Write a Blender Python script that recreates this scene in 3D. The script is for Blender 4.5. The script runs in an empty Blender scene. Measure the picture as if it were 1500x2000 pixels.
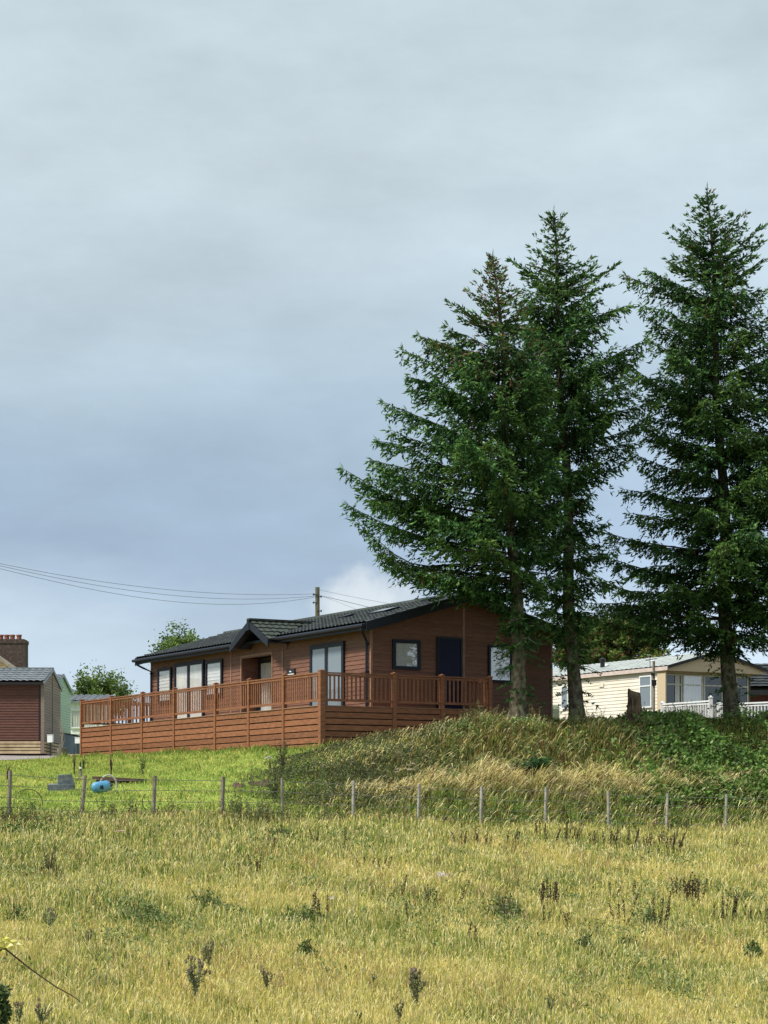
import bpy, math, random
import numpy as np
from mathutils import Vector, Matrix
random.seed(11)
rng = np.random.default_rng(11)
R = math.radians
scene = bpy.context.scene
COL = scene.collection

# ------------------------------------------------------------------ camera
# world origin is the photographer's eye; +Y looks at the lodge
F, CX, HY = 4300.0, 750.0, 1597.0
cam_d = bpy.data.cameras.new("camera")
cam = bpy.data.objects.new("camera", cam_d)
COL.objects.link(cam)
cam.location = (0, 0, 0)
cam.rotation_euler = (R(90), 0, 0)
cam_d.sensor_fit = 'HORIZONTAL'
cam_d.sensor_width = 36.0
cam_d.lens = F / 1500 * 36.0
cam_d.shift_y = (HY - 1000) / 1500
cam_d.clip_start = 0.5
cam_d.clip_end = 6000
scene.camera = cam

# ------------------------------------------------------------------ world sky
SUN_AZ = R(243)      # compass style, clockwise from +Y, where the sun stands
SUN_EL = R(50)
world = bpy.data.worlds.new("World")
scene.world = world
world.use_nodes = True
nt = world.node_tree
nt.nodes.clear()
N = nt.nodes.new
def L(a, b): nt.links.new(a, b)
out = N('ShaderNodeOutputWorld')
tc = N('ShaderNodeTexCoord')
sep = N('ShaderNodeSeparateXYZ'); L(tc.outputs['Generated'], sep.inputs[0])
sky = N('ShaderNodeTexSky'); sky.sky_type = 'NISHITA'; sky.sun_disc = False
sky.sun_elevation = SUN_EL; sky.sun_rotation = SUN_AZ
bg_sky = N('ShaderNodeBackground'); L(sky.outputs[0], bg_sky.inputs[0]); bg_sky.inputs[1].default_value = 0.10
def lin(c):
    return tuple(((v / 255) / 12.92 if v / 255 <= .04045 else ((v / 255 + .055) / 1.055) ** 2.4) for v in c)
ramp = N('ShaderNodeValToRGB')
stops = [(0.0, (192, 208, 222)), (0.085, (184, 201, 216)), (0.108, (168, 187, 207)), (0.125, (157, 177, 199)),
         (0.15, (156, 176, 196)), (0.185, (166, 185, 200)), (0.235, (181, 197, 207)), (0.29, (190, 204, 211)),
         (0.345, (185, 200, 207)), (0.45, (190, 205, 212)), (0.8, (205, 214, 220))]
el = ramp.color_ramp.elements
el[0].position = stops[0][0]; el[0].color = (*lin(stops[0][1]), 1)
el[1].position = stops[-1][0]; el[1].color = (*lin(stops[-1][1]), 1)
for p, c in stops[1:-1]:
    e = el.new(p); e.color = (*lin(c), 1)
# warp the elevation with slow noise so the cloud layers are not level
mp = N('ShaderNodeMapping'); mp.inputs['Scale'].default_value = (2.2, 2.2, 7.0); L(tc.outputs['Generated'], mp.inputs[0])
n1 = N('ShaderNodeTexNoise'); n1.inputs['Scale'].default_value = 1.6; n1.inputs['Detail'].default_value = 5; n1.inputs['Roughness'].default_value = .5
L(mp.outputs[0], n1.inputs['Vector'])
m1 = N('ShaderNodeMath'); m1.operation = 'MULTIPLY_ADD'; L(n1.outputs['Fac'], m1.inputs[0]); m1.inputs[1].default_value = .13; m1.inputs[2].default_value = -.065
m2 = N('ShaderNodeMath'); m2.operation = 'ADD'; L(sep.outputs['Z'], m2.inputs[0]); L(m1.outputs[0], m2.inputs[1]); L(m2.outputs[0], ramp.inputs[0])
# streaky brightness
mp2 = N('ShaderNodeMapping'); mp2.inputs['Scale'].default_value = (3.6, 3.6, 9.0); mp2.inputs['Rotation'].default_value = (0, R(9), 0); L(tc.outputs['Generated'], mp2.inputs[0])
n2 = N('ShaderNodeTexNoise'); n2.inputs['Scale'].default_value = 2.4; n2.inputs['Detail'].default_value = 9; n2.inputs['Roughness'].default_value = .6
L(mp2.outputs[0], n2.inputs['Vector'])
r2 = N('ShaderNodeMapRange'); r2.inputs[1].default_value = .3; r2.inputs[2].default_value = .7; r2.inputs[3].default_value = .90; r2.inputs[4].default_value = 1.11
L(n2.outputs['Fac'], r2.inputs[0])
mul = N('ShaderNodeMix'); mul.data_type = 'RGBA'; mul.blend_type = 'MULTIPLY'; mul.inputs[0].default_value = 1
side = N('ShaderNodeMapRange'); side.inputs[1].default_value = -.02; side.inputs[2].default_value = .19; side.inputs[3].default_value = 1.0; side.inputs[4].default_value = 1.26; L(sep.outputs['X'], side.inputs[0])
hi_ = N('ShaderNodeMapRange'); hi_.inputs[1].default_value = .34; hi_.inputs[2].default_value = .17; hi_.inputs[3].default_value = 0.0; hi_.inputs[4].default_value = 1.0; L(sep.outputs['Z'], hi_.inputs[0])
sm = N('ShaderNodeMix'); sm.data_type = 'FLOAT'; L(hi_.outputs[0], sm.inputs[0]); sm.inputs[2].default_value = 1.0; L(side.outputs[0], sm.inputs[3])
sv = N('ShaderNodeMath'); sv.operation = 'MULTIPLY'; L(sm.outputs[0], sv.inputs[0]); L(r2.outputs[0], sv.inputs[1])
L(ramp.outputs[0], mul.inputs[6]); L(sv.outputs[0], mul.inputs[7])
# low white cumulus head just above the roofs
dv = N('ShaderNodeVectorMath'); dv.operation = 'SUBTRACT'; L(tc.outputs['Generated'], dv.inputs[0])
cdir = Vector(((715 - CX) / F, 1, (HY - 1185) / F)).normalized(); dv.inputs[1].default_value = cdir
ds = N('ShaderNodeVectorMath'); ds.operation = 'MULTIPLY'; L(dv.outputs[0], ds.inputs[0]); ds.inputs[1].default_value = (1, 1, 1.6)
dl = N('ShaderNodeVectorMath'); dl.operation = 'LENGTH'; L(ds.outputs[0], dl.inputs[0])
n3 = N('ShaderNodeTexNoise'); n3.inputs['Scale'].default_value = 75; n3.inputs['Detail'].default_value = 6; L(tc.outputs['Generated'], n3.inputs['Vector'])
m3 = N('ShaderNodeMath'); m3.operation = 'MULTIPLY_ADD'; L(n3.outputs['Fac'], m3.inputs[0]); m3.inputs[1].default_value = .034; L(dl.outputs['Value'], m3.inputs[2])
r3 = N('ShaderNodeMapRange'); r3.interpolation_type = 'SMOOTHSTEP'; r3.inputs[1].default_value = .049; r3.inputs[2].default_value = .026; r3.inputs[3].default_value = 0; r3.inputs[4].default_value = .92
L(m3.outputs[0], r3.inputs[0])
mc = N('ShaderNodeMix'); mc.data_type = 'RGBA'; L(r3.outputs[0], mc.inputs[0]); L(mul.outputs[2], mc.inputs[6]); mc.inputs[7].default_value = (*lin((212, 220, 226)), 1)
bg_c = N('ShaderNodeBackground'); L(mc.outputs[2], bg_c.inputs[0]); bg_c.inputs[1].default_value = 1.0
mx = N('ShaderNodeMixShader'); mx.inputs[0].default_value = .93; L(bg_sky.outputs[0], mx.inputs[1]); L(bg_c.outputs[0], mx.inputs[2])
L(mx.outputs[0], out.inputs[0])

# ------------------------------------------------------------------ sun behind thin cloud
sun_d = bpy.data.lights.new("sun", 'SUN'); sun_d.energy = 4.3; sun_d.angle = R(9); sun_d.color = (1.0, .95, .86)
sun = bpy.data.objects.new("sun", sun_d); COL.objects.link(sun)
sd = Vector((math.sin(SUN_AZ) * math.cos(SUN_EL), math.cos(SUN_AZ) * math.cos(SUN_EL), math.sin(SUN_EL)))
sun.rotation_euler = sd.to_track_quat('Z', 'Y').to_euler()
vs = scene.view_settings
vs.view_transform = 'Standard'; vs.look = 'None'; vs.exposure = 0.24; vs.gamma = 1.0; vs.use_curve_mapping = False

# ------------------------------------------------------------------ helpers
def P(px, py, Y):
    return Vector(((px - CX) / F * Y, Y, (HY - py) / F * Y))
ZB = {}
def tag(o, label=None, cat=None, group=None, kind=None):
    if label: o['label'] = label
    if cat: o['category'] = cat
    if group: o['group'] = group
    if kind: o['kind'] = kind
    return o
def thing(name, label, cat, loc, rot=0, group=None):
    o = bpy.data.objects.new(name, None); COL.objects.link(o)
    o.location = loc; o.rotation_euler = (0, 0, rot); o.empty_display_size = .3
    ZB[o.name] = loc[2]
    return tag(o, label, cat, group)
def root_of(o):
    while o.parent: o = o.parent
    return o
def np_mesh(name, verts, faces_idx, face_sizes, mat, parent=None, colors=None, smooth=False):
    me = bpy.data.meshes.new(name)
    nv = len(verts); nl = len(faces_idx); nf = len(face_sizes)
    me.vertices.add(nv); me.loops.add(nl); me.polygons.add(nf)
    me.vertices.foreach_set('co', np.asarray(verts, np.float32).ravel())
    me.loops.foreach_set('vertex_index', np.asarray(faces_idx, np.int32).ravel())
    st = np.zeros(nf, np.int32); st[1:] = np.cumsum(face_sizes)[:-1]
    me.polygons.foreach_set('loop_start', st)
    me.polygons.foreach_set('loop_total', np.asarray(face_sizes, np.int32))
    if smooth: me.polygons.foreach_set('use_smooth', np.ones(nf, bool))
    if colors is not None:
        a = me.color_attributes.new('Col', 'FLOAT_COLOR', 'POINT')
        c = np.ones((nv, 4), np.float32); c[:, :3] = colors
        a.data.foreach_set('color', c.ravel())
    me.update(calc_edges=True)
    me.materials.append(mat)
    o = bpy.data.objects.new(name, me); COL.objects.link(o)
    if parent: o.parent = parent
    return o
class MB:
    """collects shapes for ONE mesh; coordinates are thing-local in x,y and absolute in z"""
    def __init__(s): s.v = []; s.f = []
    def add(s, vs, fs):
        b = len(s.v); s.v += [tuple(v) for v in vs]; s.f += [tuple(b + i for i in f) for f in fs]; return s
    def quad(s, a, b, c, d): return s.add([a, b, c, d], [(0, 1, 2, 3)])
    def box(s, x0, x1, y0, y1, z0, z1):
        return s.add([(x0, y0, z0), (x1, y0, z0), (x1, y1, z0), (x0, y1, z0), (x0, y0, z1), (x1, y0, z1), (x1, y1, z1), (x0, y1, z1)],
                     [(0, 3, 2, 1), (4, 5, 6, 7), (0, 1, 5, 4), (1, 2, 6, 5), (2, 3, 7, 6), (3, 0, 4, 7)])
    def hexa(s, p):
        return s.add(p, [(0, 3, 2, 1), (4, 5, 6, 7), (0, 1, 5, 4), (1, 2, 6, 5), (2, 3, 7, 6), (3, 0, 4, 7)])
    def bar(s, a, b, w, h, up=Vector((0, 0, 1))):
        a = Vector(a); b = Vector(b); d = (b - a).normalized(); x = d.cross(up)
        if x.length < 1e-4: x = d.cross(Vector((1, 0, 0)))
        x.normalize(); y = x.cross(d)
        c = [-x * w / 2 - y * h / 2, x * w / 2 - y * h / 2, x * w / 2 + y * h / 2, -x * w / 2 + y * h / 2]
        return s.hexa([a + q for q in c] + [b + q for q in c])
    def tube(s, pts, rads, n=8, cap=True):
        pts = [Vector(p) for p in pts]
        if not hasattr(rads, '__len__'): rads = [rads] * len(pts)
        vs = []; fs = []; ref = Vector((0.31, 0.17, 0.9)).normalized()
        for i, p in enumerate(pts):
            d = (pts[min(i + 1, len(pts) - 1)] - pts[max(i - 1, 0)]).normalized()
            if abs(d.dot(ref)) > .95: rr = Vector((1, .2, 0)).normalized()
            else: rr = ref
            x = d.cross(rr).normalized(); y = x.cross(d)
            for k in range(n):
                a = 2 * math.pi * k / n
                vs.append(p + (x * math.cos(a) + y * math.sin(a)) * rads[i])
        for i in range(len(pts) - 1):
            for k in range(n):
                k2 = (k + 1) % n
                fs.append((i * n + k, i * n + k2, (i + 1) * n + k2, (i + 1) * n + k))
        if cap:
            fs.append(tuple(range(n))); fs.append(tuple((len(pts) - 1) * n + k for k in range(n)))
        return s.add(vs, fs)
    def lathe(s, c, prof, n=14):
        c = Vector(c); vs = []; fs = []
        for r, z in prof:
            for k in range(n):
                a = 2 * math.pi * k / n; vs.append(c + Vector((r * math.cos(a), r * math.sin(a), z)))
        for i in range(len(prof) - 1):
            for k in range(n):
                k2 = (k + 1) % n; fs.append((i * n + k, i * n + k2, (i + 1) * n + k2, (i + 1) * n + k))
        fs.append(tuple(range(n))); fs.append(tuple((len(prof) - 1) * n + k for k in range(n)))
        return s.add(vs, fs)
    def build(s, name, mat, parent=None, smooth=False, label=None):
        zb = ZB[root_of(parent).name] if parent else 0
        me = bpy.data.meshes.new(name)
        me.from_pydata([(v[0], v[1], v[2] - zb) for v in s.v], [], s.f)
        if smooth: me.polygons.foreach_set('use_smooth', np.ones(len(me.polygons), bool))
        me.materials.append(mat); me.update()
        o = bpy.data.objects.new(name, me); COL.objects.link(o)
        if parent: o.parent = parent
        if label: o['label'] = label
        return o

# ------------------------------------------------------------------ materials
def new_mat(name):
    m = bpy.data.materials.new(name); m.use_nodes = True
    t = m.node_tree; b = t.nodes['Principled BSDF']
    return m, t, b
def mat(name, c1, c2=None, rough=.7, scale=6, stretch=(1, 1, 1), bump=0.0, bscale=None, island=0.0, detail=5, spec=.3, metallic=0, lo=.35, hi=.65, c3=None, s3=1.0, a3=.5):
    m, t, b = new_mat(name)
    c2 = c2 or tuple(v * .8 for v in c1)
    tc = t.nodes.new('ShaderNodeTexCoord'); mp = t.nodes.new('ShaderNodeMapping'); mp.inputs['Scale'].default_value = stretch
    t.links.new(tc.outputs['Object'], mp.inputs[0])
    n = t.nodes.new('ShaderNodeTexNoise'); n.inputs['Scale'].default_value = scale; n.inputs['Detail'].default_value = detail
    t.links.new(mp.outputs[0], n.inputs['Vector'])
    r = t.nodes.new('ShaderNodeValToRGB'); r.color_ramp.elements[0].position = lo; r.color_ramp.elements[1].position = hi
    r.color_ramp.elements[0].color = (*c2, 1); r.color_ramp.elements[1].color = (*c1, 1)
    t.links.new(n.outputs['Fac'], r.inputs[0]); colr = r.outputs[0]
    if c3:
        n4 = t.nodes.new('ShaderNodeTexNoise'); n4.inputs['Scale'].default_value = s3; n4.inputs['Detail'].default_value = 6
        t.links.new(tc.outputs['Object'], n4.inputs['Vector'])
        q = t.nodes.new('ShaderNodeMapRange'); q.inputs[1].default_value = .48; q.inputs[2].default_value = .62; q.inputs[4].default_value = a3
        t.links.new(n4.outputs['Fac'], q.inputs[0])
        x = t.nodes.new('ShaderNodeMix'); x.data_type = 'RGBA'; t.links.new(q.outputs[0], x.inputs[0]); t.links.new(colr, x.inputs[6]); x.inputs[7].default_value = (*c3, 1)
        colr = x.outputs[2]
    if island:
        g = t.nodes.new('ShaderNodeNewGeometry'); q = t.nodes.new('ShaderNodeMapRange'); q.inputs[3].default_value = 1 - island; q.inputs[4].default_value = 1 + island
        t.links.new(g.outputs['Random Per Island'], q.inputs[0])
        x = t.nodes.new('ShaderNodeMix'); x.data_type = 'RGBA'; x.blend_type = 'MULTIPLY'; x.inputs[0].default_value = 1
        t.links.new(colr, x.inputs[6]); t.links.new(q.outputs[0], x.inputs[7]); colr = x.outputs[2]
    t.links.new(colr, b.inputs['Base Color'])
    b.inputs['Roughness'].default_value = rough; b.inputs['Specular IOR Level'].default_value = spec; b.inputs['Metallic'].default_value = metallic
    if bump:
        n2 = t.nodes.new('ShaderNodeTexNoise'); n2.inputs['Scale'].default_value = bscale or scale * 2; n2.inputs['Detail'].default_value = 6
        t.links.new(mp.outputs[0], n2.inputs['Vector'])
        bp = t.nodes.new('ShaderNodeBump'); bp.inputs['Strength'].default_value = bump; bp.inputs['Distance'].default_value = .03
        t.links.new(n2.outputs['Fac'], bp.inputs['Height']); t.links.new(bp.outputs[0], b.inputs['Normal'])
    return m
def foliage_mat(name, rough=.6, trans=.35, spec=.25):
    m, t, b = new_mat(name)
    a = t.nodes.new('ShaderNodeAttribute'); a.attribute_name = 'Col'
    t.links.new(a.outputs['Color'], b.inputs['Base Color']); b.inputs['Roughness'].default_value = rough; b.inputs['Specular IOR Level'].default_value = spec
    tr = t.nodes.new('ShaderNodeBsdfTranslucent'); t.links.new(a.outputs['Color'], tr.inputs[0])
    mx = t.nodes.new('ShaderNodeMixShader'); mx.inputs[0].default_value = trans
    t.links.new(b.outputs[0], mx.inputs[1]); t.links.new(tr.outputs[0], mx.inputs[2])
    t.links.new(mx.outputs[0], t.nodes['Material Output'].inputs[0])
    return m
def glass_mat(name, tint=(.02, .025, .03), clear=.0, rough=.03):
    """window glass: reflective, the dark room (or the curtain set behind it) shows through"""
    m, t, b = new_mat(name)
    b.inputs['Base Color'].default_value = (*tint, 1); b.inputs['Roughness'].default_value = rough; b.inputs['Specular IOR Level'].default_value = .9
    if clear > 0:
        tr = t.nodes.new('ShaderNodeBsdfTransparent'); mx = t.nodes.new('ShaderNodeMixShader')
        gl = t.nodes.new('ShaderNodeBsdfGlossy'); gl.inputs['Roughness'].default_value = rough
        mx.inputs[0].default_value = 1 - clear
        t.links.new(tr.outputs[0], mx.inputs[1]); t.links.new(gl.outputs[0], mx.inputs[2])
        t.links.new(mx.outputs[0], t.nodes['Material Output'].inputs[0])
    return m
M = {}
M['siding'] = mat('brown composite cladding', (.195, .094, .062), (.140, .066, .044), rough=.55, scale=3, stretch=(1, 1, 9), bump=.25, bscale=30, island=.12, detail=8)
M['siding_trim'] = mat('brown corner trim', (.30, .17, .11), (.22, .12, .08), rough=.5)
M['deck'] = mat('red brown deck timber', (.265, .108, .051), (.175, .067, .032), rough=.55, scale=4, stretch=(1, 1, 6), bump=.25, bscale=30, island=.2, detail=8)
M['deck_floor'] = mat('deck boards', (.35, .2, .13), (.25, .13, .08), rough=.6, island=.1)
M['deck_pale'] = mat('end grain flecks', (.6, .42, .3), rough=.6)
M['navy'] = mat('anthracite trim', (.014, .018, .030), (.010, .013, .022), rough=.5, spec=.25)
M['door_blue'] = mat('dark blue door', (.010, .013, .042), (.008, .011, .034), rough=.6, spec=.2)
M['roof'] = mat('dark slate grey metal tiles', (.026, .032, .036), (.015, .019, .022), rough=.5, scale=5, bump=.1, spec=.5, c3=(.07, .085, .07), s3=2.5, a3=.4)
M['roof_moss'] = mat('greenish grey metal tiles', (.050, .064, .050), (.03, .038, .031), rough=.55, scale=5, bump=.15)
M['ridge'] = mat('ridge cap', (.085, .10, .09), (.05, .06, .055), rough=.5)
M['glass'] = glass_mat('window glass')
M['glass_clear'] = glass_mat('window glass before curtain', clear=.72)
M['glass_blue'] = glass_mat('blue grey window glass', tint=(.17, .21, .24))
M['blind'] = mat('white blind', (.72, .73, .72), (.6, .62, .62), rough=.8, scale=2, stretch=(1, 1, 8))
M['curtain'] = mat('white curtain', (.78, .78, .75), (.62, .63, .61), rough=.9, scale=2)
M['dark'] = mat('dark interior', (.012, .011, .010))
M['white'] = mat('white plastic', (.78, .79, .80), (.68, .70, .72), rough=.4)
M['cream'] = mat('cream caravan cladding', (.78, .73, .64), (.72, .67, .58), rough=.5, scale=1.5, bump=.05, c3=(.66, .57, .45), s3=.8, a3=.4)
M['cream_panel'] = mat('beige stucco gable', (.60, .49, .33), (.5, .41, .28), rough=.8, scale=25, bump=.4)
M['creamtrim'] = mat('pale window frame', (.78, .76, .68), rough=.5)
M['pink'] = mat('pale pinkish fascia', (.62, .52, .47), rough=.5)
M['roof_pale'] = mat('pale grey green caravan roof', (.44, .47, .46), (.32, .35, .345), rough=.5, scale=3, bump=.1)
M['roof_grey'] = mat('mid grey tile roof', (.20, .225, .25), (.13, .15, .165), rough=.4, scale=4, bump=.1, spec=.5)
M['brown2'] = mat('chestnut brown cladding', (.125, .052, .038), (.095, .038, .028), rough=.6, scale=3, stretch=(1, 1, 7), island=.1, bump=.2)
M['brown3'] = mat('grey brown cladding', (.26, .19, .16), (.20, .145, .12), rough=.6, scale=3, stretch=(1, 1, 7), island=.1, bump=.2)
M['pale_wood'] = mat('pale skirting timber', (.62, .48, .30), (.48, .36, .22), rough=.7, island=.15, c3=(.3, .22, .12), s3=2, a3=.5)
M['green_clad'] = mat('pale green cladding', (.42, .54, .44), (.36, .48, .39), rough=.6, island=.05)
M['red_lodge'] = mat('dark red timber', (.17, .045, .025), (.12, .035, .02), rough=.6)
M['bark'] = mat('spruce bark', (.125, .105, .075), (.045, .036, .026), rough=.95, scale=9, stretch=(1, 1, .45), bump=1.0, bscale=16, detail=8, spec=.1, c3=(.20, .21, .13), s3=5, a3=.6)
M['twig'] = mat('twig wood', (.08, .06, .042), (.045, .034, .025), rough=.9, spec=.1)
M['deadtwig'] = mat('dead grey twig', (.30, .25, .2), rough=.9)
M['stump'] = mat('weathered stump wood', (.16, .11, .07), (.05, .035, .025), rough=.95, scale=10, stretch=(1.4, 1.4, .35), bump=1.0, bscale=18, detail=8, spec=.1, c3=(.22, .18, .13), s3=4, a3=.6)
M['post'] = mat('weathered fence post', (.30, .27, .22), (.15, .13, .10), rough=.9, scale=8, stretch=(2, 2, .5), bump=.5, spec=.1)
M['post_pale'] = mat('pale silvery fence post', (.42, .40, .35), (.22, .21, .18), rough=.9, scale=8, stretch=(2, 2, .5), bump=.5, spec=.1)
M['wire'] = mat('galvanised wire', (.22, .21, .19), rough=.5, metallic=.3)
M['cable'] = mat('overhead cable', (.22, .25, .30), rough=.6)
M['pole'] = mat('tarred pole', (.15, .14, .095), (.09, .08, .055), rough=.9, scale=6, stretch=(2, 2, .3))
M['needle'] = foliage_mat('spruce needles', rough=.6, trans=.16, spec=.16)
M['leaf'] = foliage_mat('broad leaves', rough=.5, trans=.35, spec=.35)
M['grass'] = foliage_mat('grass blades', rough=.7, trans=.32, spec=.12)
M['plain_dark'] = mat('black plastic', (.02, .02, .022), rough=.4)
M['gravel'] = mat('grey pink gravel', (.36, .32, .31), (.2, .175, .17), rough=.95, scale=28, bump=.6, c3=(.45, .42, .4), s3=1.2, a3=.5)
M['concrete'] = mat('grey weathered slab', (.165, .19, .205), (.085, .10, .11), rough=.8, scale=9, bump=.5, c3=(.06, .07, .075), s3=5, a3=.6)
M['blue'] = mat('scuffed blue paint', (.10, .31, .50), (.06, .22, .38), rough=.4, scale=4, bump=.1, c3=(.3, .45, .55), s3=6, a3=.4)
M['rust'] = mat('dark rusty steel', (.10, .055, .04), (.04, .028, .025), rough=.7, scale=8, bump=.3)
M['tank'] = mat('blue grey cabinet', (.20, .27, .33), (.14, .20, .26), rough=.5, scale=2, stretch=(1, 1, .4))
M['brick'] = mat('dark harled chimney', (.095, .065, .055), (.055, .04, .036), rough=.95, scale=14, bump=.8, c3=(.2, .17, .14), s3=7, a3=.3)
M['clay'] = mat('red clay pot', (.30, .10, .06), (.22, .08, .05), rough=.8)
M['oldroof'] = mat('mossy brown slates', (.20, .12, .06), (.035, .025, .02), rough=.95, scale=9, bump=1, detail=8, c3=(.22, .2, .05), s3=1.6, a3=.7)
M['hose'] = mat('pale hose', (.45, .44, .38), rough=.5)
M['olivebox'] = mat('grey green plastic box', (.22, .27, .19), rough=.5)
M['planter'] = mat('weathered planter', (.22, .19, .15), (.13, .12, .09), rough=.9)
# ------------------------------------------------------------------ terrain
def sst(x):
    x = np.clip(x, 0, 1); return x * x * (3 - 2 * x)
def yfence(x): return 46 + .606 * (x + 7.84)
def ydeck(x): return 60 + np.maximum(-1.7 - x, 0) * 1.753
def height(x, y):
    x = np.asarray(x, float); y = np.asarray(y, float)
    yf = yfence(x); d = y - yf
    hf = -.06 - .30 * sst((x + 5) / 12)
    # field: rises to the fence
    g = hf + .106 * d
    low = -3.2
    k = .35
    field = low + np.log1p(np.exp(np.clip((g - low) / k, -30, 30))) * k
    field = np.where(y < 14, field + (1.5) * sst((12 - y) / 11), field)
    # lawn
    zl = 1.93 + .014 * np.clip(-1.7 - x, 0, 12) + .014 * np.clip(-9.7 - x, 0, 4) ** 2
    yd = np.maximum(ydeck(x), yf + 9.5)
    t = d / (yd - yf)
    lawn = hf + (zl - hf) * np.clip(t, 0, 1) ** .92 + .05 * np.clip(y - yd, 0, 14)
    # bank under the trees
    top = 2.66 + .045 * np.clip(x - 5, 0, 7)
    bank = hf + (top - hf) * sst((d + .3) / 8.3) + .016 * np.clip(y - 66, 0, 22)
    m = sst((x + 2.0) / 5.2)
    beyond = np.where(m > 0, lawn * (1 - m) + bank * m, lawn)
    z = np.where(d < 0, field, beyond)
    bump = .07 * np.sin(x * 1.3 + y * .4) * np.sin(y * .9 - x * .3) + .03 * np.sin(x * 3.1 + 1) * np.sin(y * 2.3)
    bumpb = .20 * np.sin(x * 2.1 + 2) * np.sin(y * 1.7 + x) * m * (d > 0)
    return z + bump * np.clip(1 - np.abs(d) * 0 - sst((y - 66) / 6), 0, 1) * np.where((d > 0) & (m < .5), .35, 1) + bumpb * (y < 66)
def hz(x, y): return float(height(x, y))
def noise2(x, y, s, seed=0):
    r = np.random.default_rng(seed); v = np.zeros_like(np.asarray(x, float)); a = 1
    for o in range(4):
        for _ in range(3):
            th = r.uniform(0, 6.28); ph = r.uniform(0, 6.28); f = s * 2 ** o * r.uniform(.7, 1.4)
            v = v + a * np.sin((x * math.cos(th) + y * math.sin(th)) * f + ph + 1.5 * np.sin((x * math.sin(th) - y * math.cos(th)) * f * .7 + ph * 2))
        a *= .6
    return v / 3.8
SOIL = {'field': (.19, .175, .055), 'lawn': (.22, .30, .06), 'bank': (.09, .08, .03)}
xs = np.unique(np.concatenate([np.linspace(-1500, -60, 12), np.linspace(-60, -16, 20), np.linspace(-16, 20, 145), np.linspace(20, 60, 16), np.linspace(60, 1500, 12)]))
ys = np.unique(np.concatenate([np.linspace(-200, 0, 8), np.linspace(0, 22, 16), np.linspace(22, 72, 170), np.linspace(72, 110, 40), np.linspace(110, 400, 12), np.linspace(400, 2500, 8)]))
gx, gy = np.meshgrid(xs, ys)
gz = height(gx, gy)
gz = np.where(np.abs(gx) > 60, np.clip(gz, -4, 3.2), gz); gz = np.clip(gz, -4, 3.6)
vv = np.stack([gx.ravel(), gy.ravel(), gz.ravel()], 1)
nx = len(xs); ny = len(ys)
ii = (np.arange(ny - 1)[:, None] * nx + np.arange(nx - 1)[None]).ravel()
fi = np.stack([ii, ii + 1, ii + nx + 1, ii + nx], 1)
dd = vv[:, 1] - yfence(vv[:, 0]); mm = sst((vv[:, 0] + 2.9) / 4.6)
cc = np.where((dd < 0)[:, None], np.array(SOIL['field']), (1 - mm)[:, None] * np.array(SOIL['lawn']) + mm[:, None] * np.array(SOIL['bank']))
def ground_mat():
    m, t, b = new_mat('turf and soil')
    a = t.nodes.new('ShaderNodeAttribute'); a.attribute_name = 'Col'
    tc = t.nodes.new('ShaderNodeTexCoord'); n = t.nodes.new('ShaderNodeTexNoise'); n.inputs['Scale'].default_value = 2.5; n.inputs['Detail'].default_value = 9
    t.links.new(tc.outputs['Object'], n.inputs['Vector'])
    q = t.nodes.new('ShaderNodeMapRange'); q.inputs[1].default_value = .3; q.inputs[2].default_value = .7; q.inputs[3].default_value = .7; q.inputs[4].default_value = 1.3
    t.links.new(n.outputs['Fac'], q.inputs[0])
    x = t.nodes.new('ShaderNodeMix'); x.data_type = 'RGBA'; x.blend_type = 'MULTIPLY'; x.inputs[0].default_value = 1
    t.links.new(a.outputs['Color'], x.inputs[6]); t.links.new(q.outputs[0], x.inputs[7]); t.links.new(x.outputs[2], b.inputs['Base Color'])
    b.inputs['Roughness'].default_value = .95; b.inputs['Specular IOR Level'].default_value = .1
    return m
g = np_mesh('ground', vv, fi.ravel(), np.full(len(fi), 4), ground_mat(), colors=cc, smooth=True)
tag(g, 'grassy ground rising from the meadow past the fence to the lawn, bank and chalet plots', None, kind='structure')

# gravel drive in front of the left chalets: sheet following the ground
def sheet(name, poly_fn, x0, x1, y0, y1, n, m_, off, material, label):
    X, Y = np.meshgrid(np.linspace(x0, x1, n), np.linspace(0, 1, m_))
    ya, yb = poly_fn(X); Yw = ya + (yb - ya) * Y
    Z = height(X, Yw) + off
    v = np.stack([X.ravel(), Yw.ravel(), Z.ravel()], 1)
    i = (np.arange(m_ - 1)[:, None] * n + np.arange(n - 1)[None]).ravel()
    f = np.stack([i, i + 1, i + n + 1, i + n], 1)
    o = np_mesh(name, v, f.ravel(), np.full(len(f), 4), material, smooth=True)
    return tag(o, label, None, kind='structure')
sheet('gravel_drive', lambda X: (73.4 + .25 * np.sin(X * 1.7) + .25 * np.clip(X + 13.5, 0, 9) * 4, np.full_like(X, 84.0)), -26, -11.2, 0, 0, 60, 14, .03, M['gravel'],
      'grey gravel drive in front of the brown chalet')

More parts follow.
